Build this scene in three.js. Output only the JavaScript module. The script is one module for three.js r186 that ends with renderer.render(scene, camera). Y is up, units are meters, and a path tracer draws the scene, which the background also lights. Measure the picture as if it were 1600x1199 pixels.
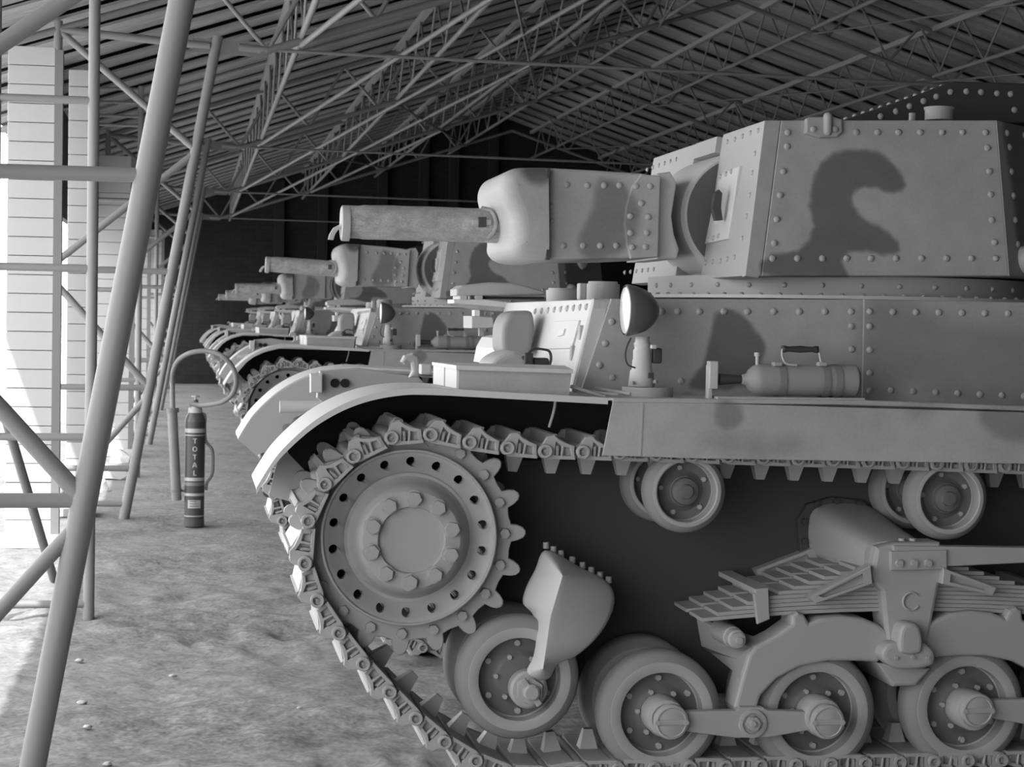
import * as THREE from 'three';
import { mergeGeometries, mergeVertices, toCreasedNormals } from 'three/addons/utils/BufferGeometryUtils.js';
import { RoundedBoxGeometry } from 'three/addons/geometries/RoundedBoxGeometry.js';
import { ImprovedNoise } from 'three/addons/math/ImprovedNoise.js';
import { Brush, Evaluator, SUBTRACTION } from 'three-bvh-csg';

// ---------------------------------------------------------------- camera, sky, sun, exposure
const V2 = (x, y) => new THREE.Vector2(x, y), V3 = (x, y, z) => new THREE.Vector3(x, y, z);
const W = 1600, H = 1199, F = 2900;
const scene = new THREE.Scene();
const camera = new THREE.PerspectiveCamera(2 * Math.atan(H / 2 / F) * 180 / Math.PI, W / H, 0.05, 400);
camera.position.set(0, 1.44, 0);
camera.rotation.order = 'YXZ';
camera.rotation.set(-0.034, -0.171, 0.018);
camera.updateMatrixWorld(true);
camera.focus = 6.1; camera.userData.fStop = 11;
const renderer = new THREE.WebGLRenderer({ antialias: true });
renderer.toneMapping = THREE.LinearToneMapping;
renderer.toneMappingExposure = 1.6;
renderer.shadowMap.enabled = true;
scene.background = new THREE.Color(2.6, 2.6, 2.6);            // a pale even sky
const sun = new THREE.DirectionalLight(0xffffff, 4.2);         // high over the open left side, a little behind the camera
sun.position.set(-10, 27, 11); sun.target.position.set(0, 0, -6);
sun.castShadow = true; sun.shadow.mapSize.set(2048, 2048);
Object.assign(sun.shadow.camera, { left: -30, right: 30, top: 45, bottom: -45, near: 1, far: 120 });
scene.add(sun, sun.target);

// ---------------------------------------------------------------- helpers
const ray = (px, py) => V3((px - W / 2) / F, (H / 2 - py) / F, -1).applyQuaternion(camera.quaternion);
const at = (px, py, d) => { const r = ray(px, py); return r.multiplyScalar(d / -r.z).add(camera.position); };   // measure: the point at depth d
const onGround = (px, py, h = 0) => { const r = ray(px, py); return r.multiplyScalar((h - 1.44) / r.y).add(camera.position); };
const onPlane = (px, py, p, n) => { const r = ray(px, py); return r.multiplyScalar(p.clone().sub(camera.position).dot(n) / r.dot(n)).add(camera.position); };
const mpp = (px, py, d) => at(px, py + 10, d).distanceTo(at(px, py - 10, d)) / 20;
let seed = 7; const rnd = () => { seed = (seed * 1664525 + 1013904223) >>> 0; return seed / 4294967296; };
const rr = (a, b) => a + (b - a) * rnd();
const noise = new ImprovedNoise();
const names = {};
const numbered = (n) => { const k = names[n] = (names[n] ?? -1) + 1; return k ? n + '_' + String(k).padStart(3, '0') : n; };
function shade(o) { o.castShadow = true; o.receiveShadow = true; return o; }
function mesh(name, geo, mat, parent) { const m = shade(new THREE.Mesh(geo, mat)); m.name = parent ? name : numbered(name); (parent ?? scene).add(m); return m; }
function part(name, geos, mat, parent, at0) {                       // one part: geometries merged into one mesh
  const list = Array.isArray(geos) ? geos : [geos];
  const g = list.length > 1 ? mergeGeometries(list.map(flat)) : list[0];
  const m = mesh(name, g, mat, parent); if (at0) m.position.copy(at0); return m;
}
const flat = (g) => { const h = g.index ? g.toNonIndexed() : g.clone(); for (const k of Object.keys(h.attributes)) if (!['position', 'normal', 'uv'].includes(k)) h.deleteAttribute(k); if (!h.attributes.uv) h.setAttribute('uv', new THREE.BufferAttribute(new Float32Array(h.attributes.position.count * 2), 2)); return h; };
function thing(name, label, category, pos, group, kind) {
  const g = new THREE.Group(); g.name = numbered(name); scene.add(g); if (pos) g.position.copy(pos);
  g.userData = { label, category }; if (group) g.userData.group = group; if (kind) g.userData.kind = kind; return g;
}
const sub = (name, parent) => { const g = new THREE.Group(); g.name = name; parent.add(g); return g; };
const struct = (o) => { o.userData.kind = 'structure'; return o; };
function rod(a, b, r, seg = 10, r2 = r) {
  const d = b.clone().sub(a), g = new THREE.CylinderGeometry(r2, r, d.length(), seg);
  g.applyQuaternion(new THREE.Quaternion().setFromUnitVectors(V3(0, 1, 0), d.normalize())); return g.translate((a.x + b.x) / 2, (a.y + b.y) / 2, (a.z + b.z) / 2);
}
const tube = (pts, r, n = 40, seg = 8) => new THREE.TubeGeometry(new THREE.CatmullRomCurve3(pts), n, r, seg);
function bar(a, b, w, h) {                                          // square bar between two points
  const d = b.clone().sub(a), g = new THREE.BoxGeometry(w, d.length(), h);
  g.applyQuaternion(new THREE.Quaternion().setFromUnitVectors(V3(0, 1, 0), d.normalize())); return g.translate((a.x + b.x) / 2, (a.y + b.y) / 2, (a.z + b.z) / 2);
}
const box = (w, h, d, x = 0, y = 0, z = 0, r = 0) => (r ? new RoundedBoxGeometry(w, h, d, 2, r) : new THREE.BoxGeometry(w, h, d)).translate(x, y, z);
const lathe = (pts, seg = 48) => toCreasedNormals(new THREE.LatheGeometry(pts.map(([r, h]) => V2(Math.max(r, 1e-5), h)), seg).rotateX(Math.PI / 2), 0.55);   // axis z, heights towards the viewer
function shapeOf(pts) { const s = new THREE.Shape(); pts.forEach(([x, y], i) => i ? s.lineTo(x, y) : s.moveTo(x, y)); s.closePath(); return s; }
function smoothShape(pts, n = 6) { const c = new THREE.CatmullRomCurve3(pts.map(([x, y]) => V3(x, y, 0)), true, 'centripetal'); return shapeOf(c.getPoints(pts.length * n).slice(0, -1).map((p) => [p.x, p.y])); }
function extrude(shape, depth, bevel = 0, seg = 2, curve = 12) {
  return new THREE.ExtrudeGeometry(shape, { depth: Math.max(depth - 2 * bevel, 1e-4), bevelEnabled: bevel > 0, bevelThickness: bevel, bevelSize: bevel, bevelOffset: -bevel, bevelSegments: seg, curveSegments: curve }).translate(0, 0, bevel);
}
// a plate whose outer face goes through the given 3-D points, thick behind them
function plate(pts, n, thick, bevel = 0) {
  n = n.clone().normalize(); const u = Math.abs(n.y) > 0.9 ? V3(1, 0, 0) : V3(0, 1, 0).cross(n).normalize(), v = n.clone().cross(u), o = pts[0];
  u.copy(v.clone().cross(n));
  const flat2 = pts.map((p) => { const q = p.clone().sub(o); return [q.dot(u), q.dot(v)]; });
  const g = extrude(shapeOf(flat2), thick, bevel).translate(0, 0, -thick);
  return g.applyMatrix4(new THREE.Matrix4().makeBasis(u, v, n).setPosition(o));
}
function hullOf(A, B) {                                             // solid lofted between two polygons with equal point counts
  const n = A.length, p = [], tri = (a, b, c) => p.push(a.x, a.y, a.z, b.x, b.y, b.z, c.x, c.y, c.z);
  for (let i = 0; i < n; i++) { const j = (i + 1) % n; tri(A[i], B[i], A[j]); tri(A[j], B[i], B[j]); }
  for (let i = 1; i < n - 1; i++) { tri(A[0], A[i], A[i + 1]); tri(B[0], B[i + 1], B[i]); }
  const g = new THREE.BufferGeometry(); g.setAttribute('position', new THREE.Float32BufferAttribute(p, 3)); g.computeVertexNormals();
  g.setAttribute('uv', new THREE.Float32BufferAttribute(new Float32Array(p.length / 3 * 2), 2)); return g;
}
function mirror(g) {                                                // the same solid on the other side of the plane z = 0
  const h = flat(g); for (const k of ['position', 'normal']) { const a = h.attributes[k]; for (let i = 0; i < a.count; i++) a.setZ(i, -a.getZ(i)); }
  for (const k of ['position', 'normal', 'uv']) { const a = h.attributes[k], s = a.itemSize, r = a.array; for (let i = 0; i < a.count; i += 3) for (let c = 0; c < s; c++) { const t = r[(i + 1) * s + c]; r[(i + 1) * s + c] = r[(i + 2) * s + c]; r[(i + 2) * s + c] = t; } }
  return h;
}
function tex(w, h, fn, srgb, rep) {                                 // fn(u, v) -> grey 0..1
  const d = new Uint8Array(w * h * 4);
  for (let y = 0; y < h; y++) for (let x = 0; x < w; x++) { const g = Math.max(0, Math.min(255, 255 * fn(x / w, y / h))), i = 4 * (y * w + x); d[i] = d[i + 1] = d[i + 2] = g; d[i + 3] = 255; }
  const t = new THREE.DataTexture(d, w, h); t.magFilter = THREE.LinearFilter; t.minFilter = THREE.LinearMipmapLinearFilter; t.generateMipmaps = true;
  t.wrapS = t.wrapT = THREE.RepeatWrapping; if (srgb) t.colorSpace = THREE.SRGBColorSpace; if (rep) t.repeat.set(rep[0], rep[1]); t.needsUpdate = true; return t;
}
const tiled = (u, v, n, z = 0) => {                                 // tiling noise
  const f = (a, b) => noise.noise(a * n, b * n, z), s = u, t = v;
  return (f(u, v) * (1 - s) * (1 - t) + f(u - 1, v) * s * (1 - t) + f(u, v - 1) * (1 - s) * t + f(u - 1, v - 1) * s * t);
};
const grey = (v, rough = 0.8, extra = {}) => new THREE.MeshStandardMaterial({ color: new THREE.Color(v, v, v), roughness: rough, ...extra });

// ---------------------------------------------------------------- materials
const paintBump = tex(256, 256, (u, v) => 0.5 + 0.3 * tiled(u, v, 24) + 0.3 * tiled(u, v, 60, 3));
const fabricTex = tex(512, 512, (u, v) => 0.72 + 0.10 * tiled(u, v, 6) + 0.12 * tiled(u, v, 17, 5) + 0.10 * tiled(u, v, 60, 9), true);
const soilTex = tex(1024, 1024, (u, v) => 0.60 + 0.10 * tiled(u, v, 5) + 0.12 * tiled(u, v, 23, 2) + 0.14 * tiled(u, v, 70, 4) + 0.10 * tiled(u, v, 180, 6), true);
const soilBump = tex(1024, 1024, (u, v) => 0.5 + 0.3 * tiled(u, v, 40, 8) + 0.25 * tiled(u, v, 110, 1));
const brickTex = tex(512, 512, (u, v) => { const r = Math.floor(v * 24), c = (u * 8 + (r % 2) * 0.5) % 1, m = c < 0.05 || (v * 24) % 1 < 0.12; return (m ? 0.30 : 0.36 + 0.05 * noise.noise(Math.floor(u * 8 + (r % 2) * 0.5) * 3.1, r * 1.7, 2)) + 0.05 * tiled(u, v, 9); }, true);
const woodTex = tex(512, 128, (u, v) => 0.62 + 0.15 * tiled(u, v, 4) + 0.12 * noise.noise(u * 6, v * 60, 4) + 0.1 * tiled(u, v, 30, 2), true);
const M = {
  tube: grey(0.25, 0.55), tubeDark: grey(0.2, 0.6),
  steel: grey(0.36, 0.5, { bumpMap: paintBump, bumpScale: 0.0006 }),
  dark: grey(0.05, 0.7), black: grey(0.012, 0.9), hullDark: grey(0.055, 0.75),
  rubber: grey(0.24, 0.85), rim: grey(0.36, 0.6), disc: grey(0.13, 0.6),
  link: grey(0.42, 0.5, { metalness: 0.2, bumpMap: paintBump, bumpScale: 0.002 }), pin: grey(0.06, 0.5),
  leaf: grey(0.36, 0.55), canvas: grey(0.75, 0.95, { map: fabricTex, bumpMap: fabricTex, bumpScale: 0.002 }), strap: grey(0.4, 0.9),
  lens: new THREE.MeshPhysicalMaterial({ color: 0xc4c4c4, roughness: 0.25, clearcoat: 0.6 }), lamp: grey(0.13, 0.35),
  white: grey(0.6, 0.9), plank: grey(0.5, 0.9), roof: grey(0.92, 0.9, { map: woodTex }), roof2: grey(0.74, 0.9, { map: woodTex }), purlin: grey(0.36, 0.8),
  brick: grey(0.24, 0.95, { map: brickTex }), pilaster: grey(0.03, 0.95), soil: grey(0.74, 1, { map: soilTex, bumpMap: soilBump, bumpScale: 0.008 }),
  sand: grey(0.55, 1), bottle: grey(0.09, 0.35), wood: grey(0.05, 0.5), bright: grey(0.5, 0.5), hose: grey(0.2, 0.6), chunk: grey(0.7, 0.95),
};

// ---------------------------------------------------------------- the hangar
const ZB = -39.4, ZF = 7, XL = -1.7, RX = 6.2, RXR = 14.1;
const roofY = (x) => 3.5 + 0.33 * ((x < RX ? x : 2 * RX - x) + 0.94);
const chordY = (x) => roofY(x) - 0.66;
{ // earth floor, uneven, with the prints of track shoes
  const xs = [], zs = []; for (let x = XL; x < 5; x += 0.045) xs.push(x); for (let x = 5; x <= RXR; x += 0.7) xs.push(x); xs.push(RXR);
  for (let z = -3.2; z > -14; z -= 0.03 * (-z / 5)) zs.push(z); for (let z = -14; z > ZB; z -= 0.4) zs.push(z); zs.push(ZB, ZB - 0.2);
  zs.unshift(-2.6, -2, -1, 0, 1, 2, 4, ZF);
  const pits = [[442, 987], [484, 990], [400, 1010], [570, 1186], [520, 1192], [630, 1185], [355, 985], [300, 1000], [690, 1188]].map(([x, y]) => onGround(x, y));
  const pos = [], uv = [], idx = [];
  for (const z of zs) for (const x of xs) {
    const near = Math.min(1, Math.max(0, (16 + z) / 6));
    let y = 0.016 * noise.noise(x * 1.3, z * 1.3, 1) + 0.018 * noise.noise(x * 4, z * 2.6, 5) * near + 0.013 * noise.noise(x * 11, z * 8, 3) * near + 0.007 * noise.noise(x * 19, z * 15, 6) * near;
    const mud = Math.exp(-(((z + 9.3) / 1.5) ** 2)) * near; y += mud * 0.028 * noise.noise(x * 5, z * 4.5, 9);
    for (const p of pits) { const q = Math.exp(-(((x - p.x) / 0.035) ** 2) - (((z - p.z) / 0.12) ** 2)); y -= 0.035 * q; }
    pos.push(x, y - 0.012, z); uv.push(x / 2.2, z / 2.2);
  }
  for (let j = 0; j < zs.length - 1; j++) for (let i = 0; i < xs.length - 1; i++) { const a = j * xs.length + i, b = a + 1, c = a + xs.length, e = c + 1; idx.push(a, b, c, b, e, c); }
  const g = new THREE.BufferGeometry(); g.setAttribute('position', new THREE.Float32BufferAttribute(pos, 3)); g.setAttribute('uv', new THREE.Float32BufferAttribute(uv, 2)); g.setIndex(idx); g.computeVertexNormals();
  struct(mesh('floor', g, M.soil));
  const out = new THREE.PlaneGeometry(70, 140).rotateX(-Math.PI / 2).translate(XL - 35, -0.03, -15); struct(mesh('ground', out, M.sand));
  const out2 = new THREE.PlaneGeometry(60, 50).rotateX(-Math.PI / 2).translate(XL + 30, -0.03, ZF + 22); struct(mesh('ground', out2, M.sand));
}
{ // walls
  const wb = struct(sub('wall_back', scene)), prof = [[XL, -0.3], [RXR, -0.3], [RXR, roofY(RXR) + 0.08], [RX, roofY(RX) + 0.08], [XL, roofY(XL) + 0.08]];
  const g = extrude(shapeOf(prof), 0.3); const u = g.attributes.uv; for (let i = 0; i < u.count; i++) u.setXY(i, u.getX(i) / 2, u.getY(i) / 2);
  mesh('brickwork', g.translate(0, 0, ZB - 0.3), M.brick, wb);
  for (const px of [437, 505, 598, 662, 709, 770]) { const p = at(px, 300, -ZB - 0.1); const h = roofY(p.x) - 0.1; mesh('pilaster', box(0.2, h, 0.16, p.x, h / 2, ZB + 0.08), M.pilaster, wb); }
  struct(mesh('wall_front', extrude(shapeOf(prof), 0.3).translate(0, 0, ZF), M.brick));
  struct(mesh('wall_left', box(0.06, 1.0, 24.4, -1.25, 2.84, -27.2), grey(0.07, 0.9)));
  struct(mesh('wall_right', box(0.25, roofY(RXR) + 0.2, ZF - ZB, RXR + 0.12, roofY(RXR) / 2 + 0.1, (ZF + ZB) / 2), M.brick));
}
{ // roof of boards laid up the slope, alternate boards lower
  const roof = struct(sub('ceiling', scene)); const pitch = 0.42;
  for (const side of [0, 1]) {
    const x0 = side ? RX : XL - 0.15, x1 = side ? RXR : RX, y0 = roofY(x0), y1 = roofY(x1), len = Math.hypot(x1 - x0, y1 - y0), a = Math.atan2(y1 - y0, x1 - x0);
    const g = new THREE.BoxGeometry(len, 0.02, pitch * 0.85), u = g.attributes.uv; for (let i = 0; i < u.count; i++) u.setXY(i, u.getX(i) * 3, u.getY(i) * 0.4);
    let k = 0; for (let z = -3; z > ZB; z -= pitch, k++) {
      const m = mesh('roof_board', g, k % 2 ? M.roof : M.roof2, roof); m.position.set((x0 + x1) / 2, (y0 + y1) / 2 + 0.02 - (k % 2) * 0.035 + rr(-0.012, 0.006), z + rr(-0.02, 0.02)); m.rotation.z = a;
    }
    const dk = new THREE.BoxGeometry(len + 0.1, 0.04, ZF - ZB + 0.2); const m = mesh('roof_deck', dk, M.black, roof); m.position.set((x0 + x1) / 2, (y0 + y1) / 2 + 0.12, (ZF + ZB) / 2); m.rotation.z = a;  // painted black to put shade into the gaps between the boards
  }
}
// leaves of the big boarded doors, standing square to the open side
function doorLeaf(n, px0, px1, yTop, yBot, d, planks) {
  const a = at(px0, yBot, d), b = at(px1, yBot, d), t = at(px0, yTop, d).y, g = struct(sub('door_' + n, scene)), w = b.x - a.x, h = t / planks;
  const pg = new RoundedBoxGeometry(w, h - 0.004, 0.05, 1, 0.004);
  mesh('backing_board', box(w, t, 0.02, (a.x + b.x) / 2, t / 2, -d - 0.07), M.tubeDark, g);
  for (let i = 0; i < planks; i++) { const m = mesh('plank', pg, M.plank, g); m.position.set((a.x + b.x) / 2, 0.02 + h * (i + 0.5), -d - 0.03 + rr(-0.004, 0.004)); }
  mesh('edge_board', box(0.05, t, 0.09, b.x + 0.025, t / 2, -d - 0.03), M.tubeDark, g);
  mesh('sill', box(w + 0.12, 0.06, 0.3, (a.x + b.x) / 2, 0.02, -d + 0.1, 0.006), M.white, g);
}
doorLeaf(1, 6, 79, 75, 838, 11.9, 26);
doorLeaf(2, 101, 135, 112, 800, 13.7, 26);
doorLeaf(3, 148, 200, 245, 706, 19.4, 24);
doorLeaf(4, 195, 228, 320, 630, 27.2, 20);
doorLeaf(5, 222, 250, 360, 610, 35, 20);
{ const z = -4.95; const g = struct(sub('door_6', scene)); for (let i = 0; i < 26; i++) mesh('plank', box(0.9, 0.117, 0.05, -1.45, 0.08 + i * 0.12, z + 0.4), M.plank, g); }

// tubular portal frames
const Fq = (px, py) => { const p = at(px, py, 13.3); return V3(p.x, p.y, 0); };
const legFoot = Fq(193, 815), legTop = Fq(338, 70); legFoot.y = -0.02;
const legX = (y) => legFoot.x + (legTop.x - legFoot.x) * (y - legFoot.y) / (legTop.y - legFoot.y), outX = -0.94;
const inn = (y) => V3(legX(y), y, 0), out = (y) => V3(outX, y, 0);
const frameLabels = [
  'nearest tubular steel portal frame, its thick sloping leg crossing the left foreground', 'second tubular portal frame from the camera, sloping leg beside the bottle with a hose',
  'third tubular portal frame from the camera, thin sloping leg just behind the second leg', 'fourth tubular portal frame down the hangar, seen through the legs before it', 'last tubular portal frame, standing nearest the dark brick end wall'];
function portalFrame(i, d, low, mid) {
  const t = thing('portal_frame', frameLabels[i], 'frame', V3(-0.6, 0, -d), 'tubular portal frames', undefined), S = (v) => v.clone().add(V3(0.6, 0, 0)), R = (n, a, b, r, seg = 12, m = M.tube) => mesh(n, rod(S(a), S(b), r, seg), m, t);
  R('inner_leg', legFoot, inn(3.4), 0.037, 20); R('outer_leg', out(-0.02), out(3.46), 0.03, 14);
  for (const y of i ? [0.1, 0.35, low, mid] : [low, mid]) R('rung', out(y), inn(y), 0.021);
  R('brace', inn(low), out(low + 0.72), 0.025); R('brace', inn(low - 0.06), out(0.12), 0.022);
  R('brace', inn(2.58), out(mid + 0.05), 0.025); R('brace', inn(2.6), out(3.4), 0.025);
  const tieY = 3.33, ge = V3(0.52, tieY - 0.01, 0);
  R('tie_beam', out(3.4), V3(0.1, tieY, 0), 0.028); mesh('gusset_plate', plate([[-0.02, 3.38], [0.5, 3.37], [0.5, 3.27], [-0.02, 3.28]].map(([x, y]) => S(V3(x, y, 0.012))), V3(0, 0, 1), 0.024), M.tubeDark, t);
  R('tie_rod', ge, V3(2 * RX - 0.52, tieY - 0.12, 0), 0.013, 8, M.tubeDark);
  const apexL = V3(RX, chordY(RX), 0), apexU = V3(RX, roofY(RX) - 0.1, 0), px = (x) => V3(x, chordY(x), 0), pu = (x) => V3(x, roofY(x) - 0.1, 0);
  for (const s of [0, 1]) {
    const mx = (x) => s ? 2 * RX - x : x, l0 = mx(0.45);
    R('lower_chord', px(l0), apexL, 0.028, 10, M.tubeDark); R('upper_chord', pu(mx(-1.3)), apexU, 0.026, 10, M.tubeDark);
    R('knee_strut', V3(mx(0.3), tieY, 0), px(mx(0.5)), 0.03);
    for (let k = 0, x = 0.5; x < RX - 0.4; k++, x += 0.765) { R('web', px(mx(x)), pu(mx(Math.max(-0.6, x - 0.38))), 0.017, 8); R('web', px(mx(x)), pu(mx(Math.min(RX, x + 0.38))), 0.017, 8); }
  }
  return t;
}
portalFrame(0, 5.35, 0.91, 1.83);
[13.3, 21, 28.7, 36.4].forEach((d, i) => portalFrame(i + 1, d, 0.92, 1.74));
// ladder posts between the frames
function ladderPost(i, d) {
  const t = thing('ladder_post', ['near ladder-like tubular post with evenly spaced rungs, behind the thick sloping leg', 'middle ladder-like tubular post, seen between first and second sloping legs', 'far ladder-like tubular post, thin beyond the second sloping leg'][i], 'post', V3(-0.7, 0, -d), 'ladder posts along the open side');
  const xa = -0.92 + 0.7, xb = -0.47 + 0.7;
  for (const x of [xa, xb]) mesh('upright', rod(V3(x, -0.02, 0), V3(x, 3.45, 0), 0.027, 14), M.tube, t);
  for (const y of [0.055, 0.85, 1.65, 2.44, 3.1, 3.18, 3.3, 3.42]) mesh('rung', rod(V3(xa, y, 0), V3(xb, y, 0), y < 3 ? 0.019 : 0.014, 10), M.tube, t);
  if (!i) { const a = at(6, 645, 9.05), b = onGround(84, 905); mesh('stay', rod(a.sub(t.position), b.sub(t.position), 0.024, 10), M.tubeDark, t); }
}
[9.0, 16.8, 24.6].forEach((d, i) => ladderPost(i, d));
// lattice purlins along the roof and flat bracing between the frames
const ord = ['first', 'second', 'third', 'fourth'];
[0.74, 2.25, 3.77, 5.28].forEach((x0, i) => [0, 1].forEach((s) => {
  const x = s ? 2 * RX - x0 : x0, t = thing('lattice_purlin', `${ord[i]} lattice purlin up from the ${s ? 'far' : 'near'} eave, ${s ? 'on the far roof slope above the turret' : 'on the near roof slope'}`, 'purlin', V3(x, chordY(x), 0), 'lattice purlins under the roof boards');
  const yu = roofY(x) - 0.07 - chordY(x);
  mesh('lower_chord', rod(V3(0, 0.03, -5), V3(0, 0.03, ZB + 0.05), 0.024, 10), M.tube, t); mesh('upper_chord', box(0.06, 0.06, -ZB - 5, 0, yu, (ZB - 5) / 2 + 0.02), M.purlin, t);
  const zig = []; for (let z = -5.35; z > ZB + 1.4; z -= 1.29) zig.push(rod(V3(0, 0.03, z), V3(0, yu, z - 0.645), 0.012, 6), rod(V3(0, yu, z - 0.645), V3(0, 0.03, z - 1.29), 0.012, 6));
  part('zigzag_web', zig, M.tube, t);
}));
{ const ds = [5.35, 13.3, 21, 28.7, 36.4], ordB = ['nearest', 'second', 'third', 'last'];
  for (let k = 0; k < 4; k++) for (const s of [0, 1]) {
    const mx = (x) => s ? 2 * RX - x : x, P = (x, d) => V3(mx(x), chordY(mx(x)) - 0.03, -d), o = P(3, (ds[k] + ds[k + 1]) / 2);
    const t = thing('roof_bracing', `${ordB[k]} set of crossed bracing bars under the ${s ? 'far' : 'near'} roof slope`, 'bracing', o, 'crossed roof bracing');
    const q = (x, d) => P(x, d).sub(o);
    mesh('brace', rod(q(2.25, ds[k + 1]), q(3.77, ds[k]), 0.022, 8), M.tube, t); mesh('brace', rod(q(0.74, ds[k + 1]), q(2.25, ds[k]), 0.022, 8), M.tube, t);
    mesh('tension_rod', rod(q(2.25, ds[k]), q(3.77, ds[k + 1]), 0.012, 6), M.tubeDark, t); mesh('tension_rod', rod(q(3.77, ds[k]), q(5.28, ds[k + 1]), 0.012, 6), M.tubeDark, t);
  } }

// ---------------------------------------------------------------- the tank
const O = V3(2.4, 0, -6.97), NZ = V3(0, 0, 1);                       // origin of the first tank, on the ground under its middle
const L = (px, py, d) => at(px, py, d).sub(O), zOf = (d) => -d - O.z;
const Lp = (pts, d) => pts.map(([x, y]) => L(x, y, d));
const faceZ = (pts, d, thick, bevel = 0) => plate(Lp(pts, d), NZ, thick, bevel);     // plate facing the side, outer face at depth d
// camouflage: cloudy dark patches sprayed over a lighter coat, in metres of the tank's own length and height
const CX0 = -3.4, CX1 = 3.6, CY1 = 2.6, CW = 2048, CH = 760;
const blob = (pts, d, soft = 0.012, amt = 1) => { const c = new THREE.CatmullRomCurve3(Lp(pts, d).map((p) => V3(p.x, p.y, 0)), true, 'centripetal').getPoints(40); return { p: c.map((q) => [q.x, q.y]), soft, amt, b: new THREE.Box2().setFromPoints(c.map((q) => V2(q.x, q.y))).expandByScalar(0.1) }; };
const patches = [
  blob([[1318, 236], [1352, 234], [1385, 244], [1408, 270], [1414, 292], [1400, 303], [1385, 300], [1355, 292], [1335, 300], [1330, 320], [1345, 340], [1370, 355], [1395, 375], [1402, 392], [1385, 400], [1345, 393], [1310, 402], [1320, 440], [1240, 440], [1180, 425], [1195, 402], [1250, 390], [1268, 360], [1264, 310], [1280, 262], [1300, 242]], 6.18),
  blob([[1118, 492], [1135, 485], [1160, 493], [1180, 515], [1196, 540], [1190, 570], [1170, 600], [1130, 610], [1085, 610], [1078, 600], [1100, 570], [1110, 530]], 6.05),
  blob([[1118, 634], [1138, 627], [1158, 640], [1158, 662], [1138, 673], [1118, 662]], 5.6, 0.015, 0.6), blob([[1530, 645], [1580, 640], [1640, 655], [1640, 685], [1585, 692], [1550, 680], [1532, 660]], 5.6, 0.02, 0.55),
  blob([[940, 280], [985, 300], [1000, 340], [985, 380], [960, 400], [915, 402], [905, 380], [925, 330]], 6.6, 0.02, 0.7), blob([[820, 262], [858, 262], [856, 285], [835, 290], [818, 276]], 6.6, 0.02),
  blob([[1100, 690], [1250, 690], [1220, 714], [1130, 712]], 5.6, 0.05, 0.35), blob([[1360, 470], [1480, 500], [1700, 540], [1750, 640], [1500, 640], [1420, 600], [1350, 640]], 6.05, 0.06, 0.45),
  blob([[1562, 180], [1700, 180], [1750, 300], [1680, 425], [1600, 435], [1582, 420], [1570, 300]], 6.3, 0.02),  // darkens most of the turned-away rear facet of the turret
  blob([[1900, 300], [2000, 250], [2100, 330], [2040, 420], [1930, 400]], 6.3, 0.02), blob([[1900, 520], [2050, 500], [2160, 580], [2100, 640], [1930, 620]], 6.05, 0.03), blob([[2400, 520], [2560, 500], [2660, 590], [2500, 640]], 6.05, 0.03),
];
const segD = (x, y, p) => { let m = 1e9, inside = false; for (let i = 0, j = p.length - 1; i < p.length; j = i++) { const [ax, ay] = p[j], [bx, by] = p[i], dx = bx - ax, dy = by - ay, t = Math.max(0, Math.min(1, ((x - ax) * dx + (y - ay) * dy) / (dx * dx + dy * dy + 1e-12))), ex = ax + t * dx - x, ey = ay + t * dy - y; m = Math.min(m, ex * ex + ey * ey); if ((ay > y) !== (by > y) && x < (bx - ax) * (y - ay) / (by - ay) + ax) inside = !inside; } return (inside ? -1 : 1) * Math.sqrt(m); };
const camoTex = tex(CW, CH, (u, v) => {
  const x = CX0 + u * (CX1 - CX0), y = v * CY1; let k = 0;
  for (const b of patches) if (x > b.b.min.x && x < b.b.max.x && y > b.b.min.y && y < b.b.max.y) { const d = segD(x, y, b.p) + 0.006 * noise.noise(x * 30, y * 30, 2), t = Math.max(0, Math.min(1, 0.5 - d / (2 * b.soft))); k = Math.max(k, b.amt * t * t * (3 - 2 * t)); }
  return (0.655 + 0.035 * noise.noise(x * 3, y * 3, 1) + 0.03 * noise.noise(x * 14, y * 14, 4) + 0.02 * noise.noise(x * 90, y * 90, 7)) * (1 - 0.36 * k);
}, true);
camoTex.wrapS = camoTex.wrapT = THREE.ClampToEdgeWrapping;
M.paint = new THREE.MeshStandardMaterial({ map: camoTex, roughness: 0.62, bumpMap: paintBump, bumpScale: 0.0003 });
M.plain = grey(0.37, 0.6); M.light = grey(0.54, 0.6);
const camoUV = (g) => { const p = g.attributes.position, u = new Float32Array(p.count * 2); for (let i = 0; i < p.count; i++) { u[2 * i] = (p.getX(i) - CX0) / (CX1 - CX0); u[2 * i + 1] = p.getY(i) / CY1; } g.setAttribute('uv', new THREE.BufferAttribute(u, 2)); return g; };
const tank = thing('tank', 'nearest camouflaged riveted tank, filling the right half, with a canvas-covered gun barrel', 'tank', O, 'tanks parked in a row');
const P = (name, geos, mat = M.paint, parent = tank) => { const list = (Array.isArray(geos) ? geos : [geos]).map(flat); const g = list.length > 1 ? mergeGeometries(list) : list[0]; if (mat === M.paint) camoUV(g); return mesh(name, g, mat, parent); };
const rivetG = new THREE.SphereGeometry(0.0125, 10, 5, 0, Math.PI * 2, 0, Math.PI / 2).scale(1, 0.75, 1).rotateX(Math.PI / 2);
const smallRivetG = rivetG.clone().scale(0.8, 0.8, 0.9);
function rivet(parent, p, n = NZ, g = rivetG) { const m = mesh('rivet', g, M.plain, parent); m.position.copy(p); m.quaternion.setFromUnitVectors(NZ, n.clone().normalize()); }
const hexG = (r, h) => new THREE.CylinderGeometry(r * 0.92, r, h, 6).rotateX(Math.PI / 2).translate(0, 0, h / 2);
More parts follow.
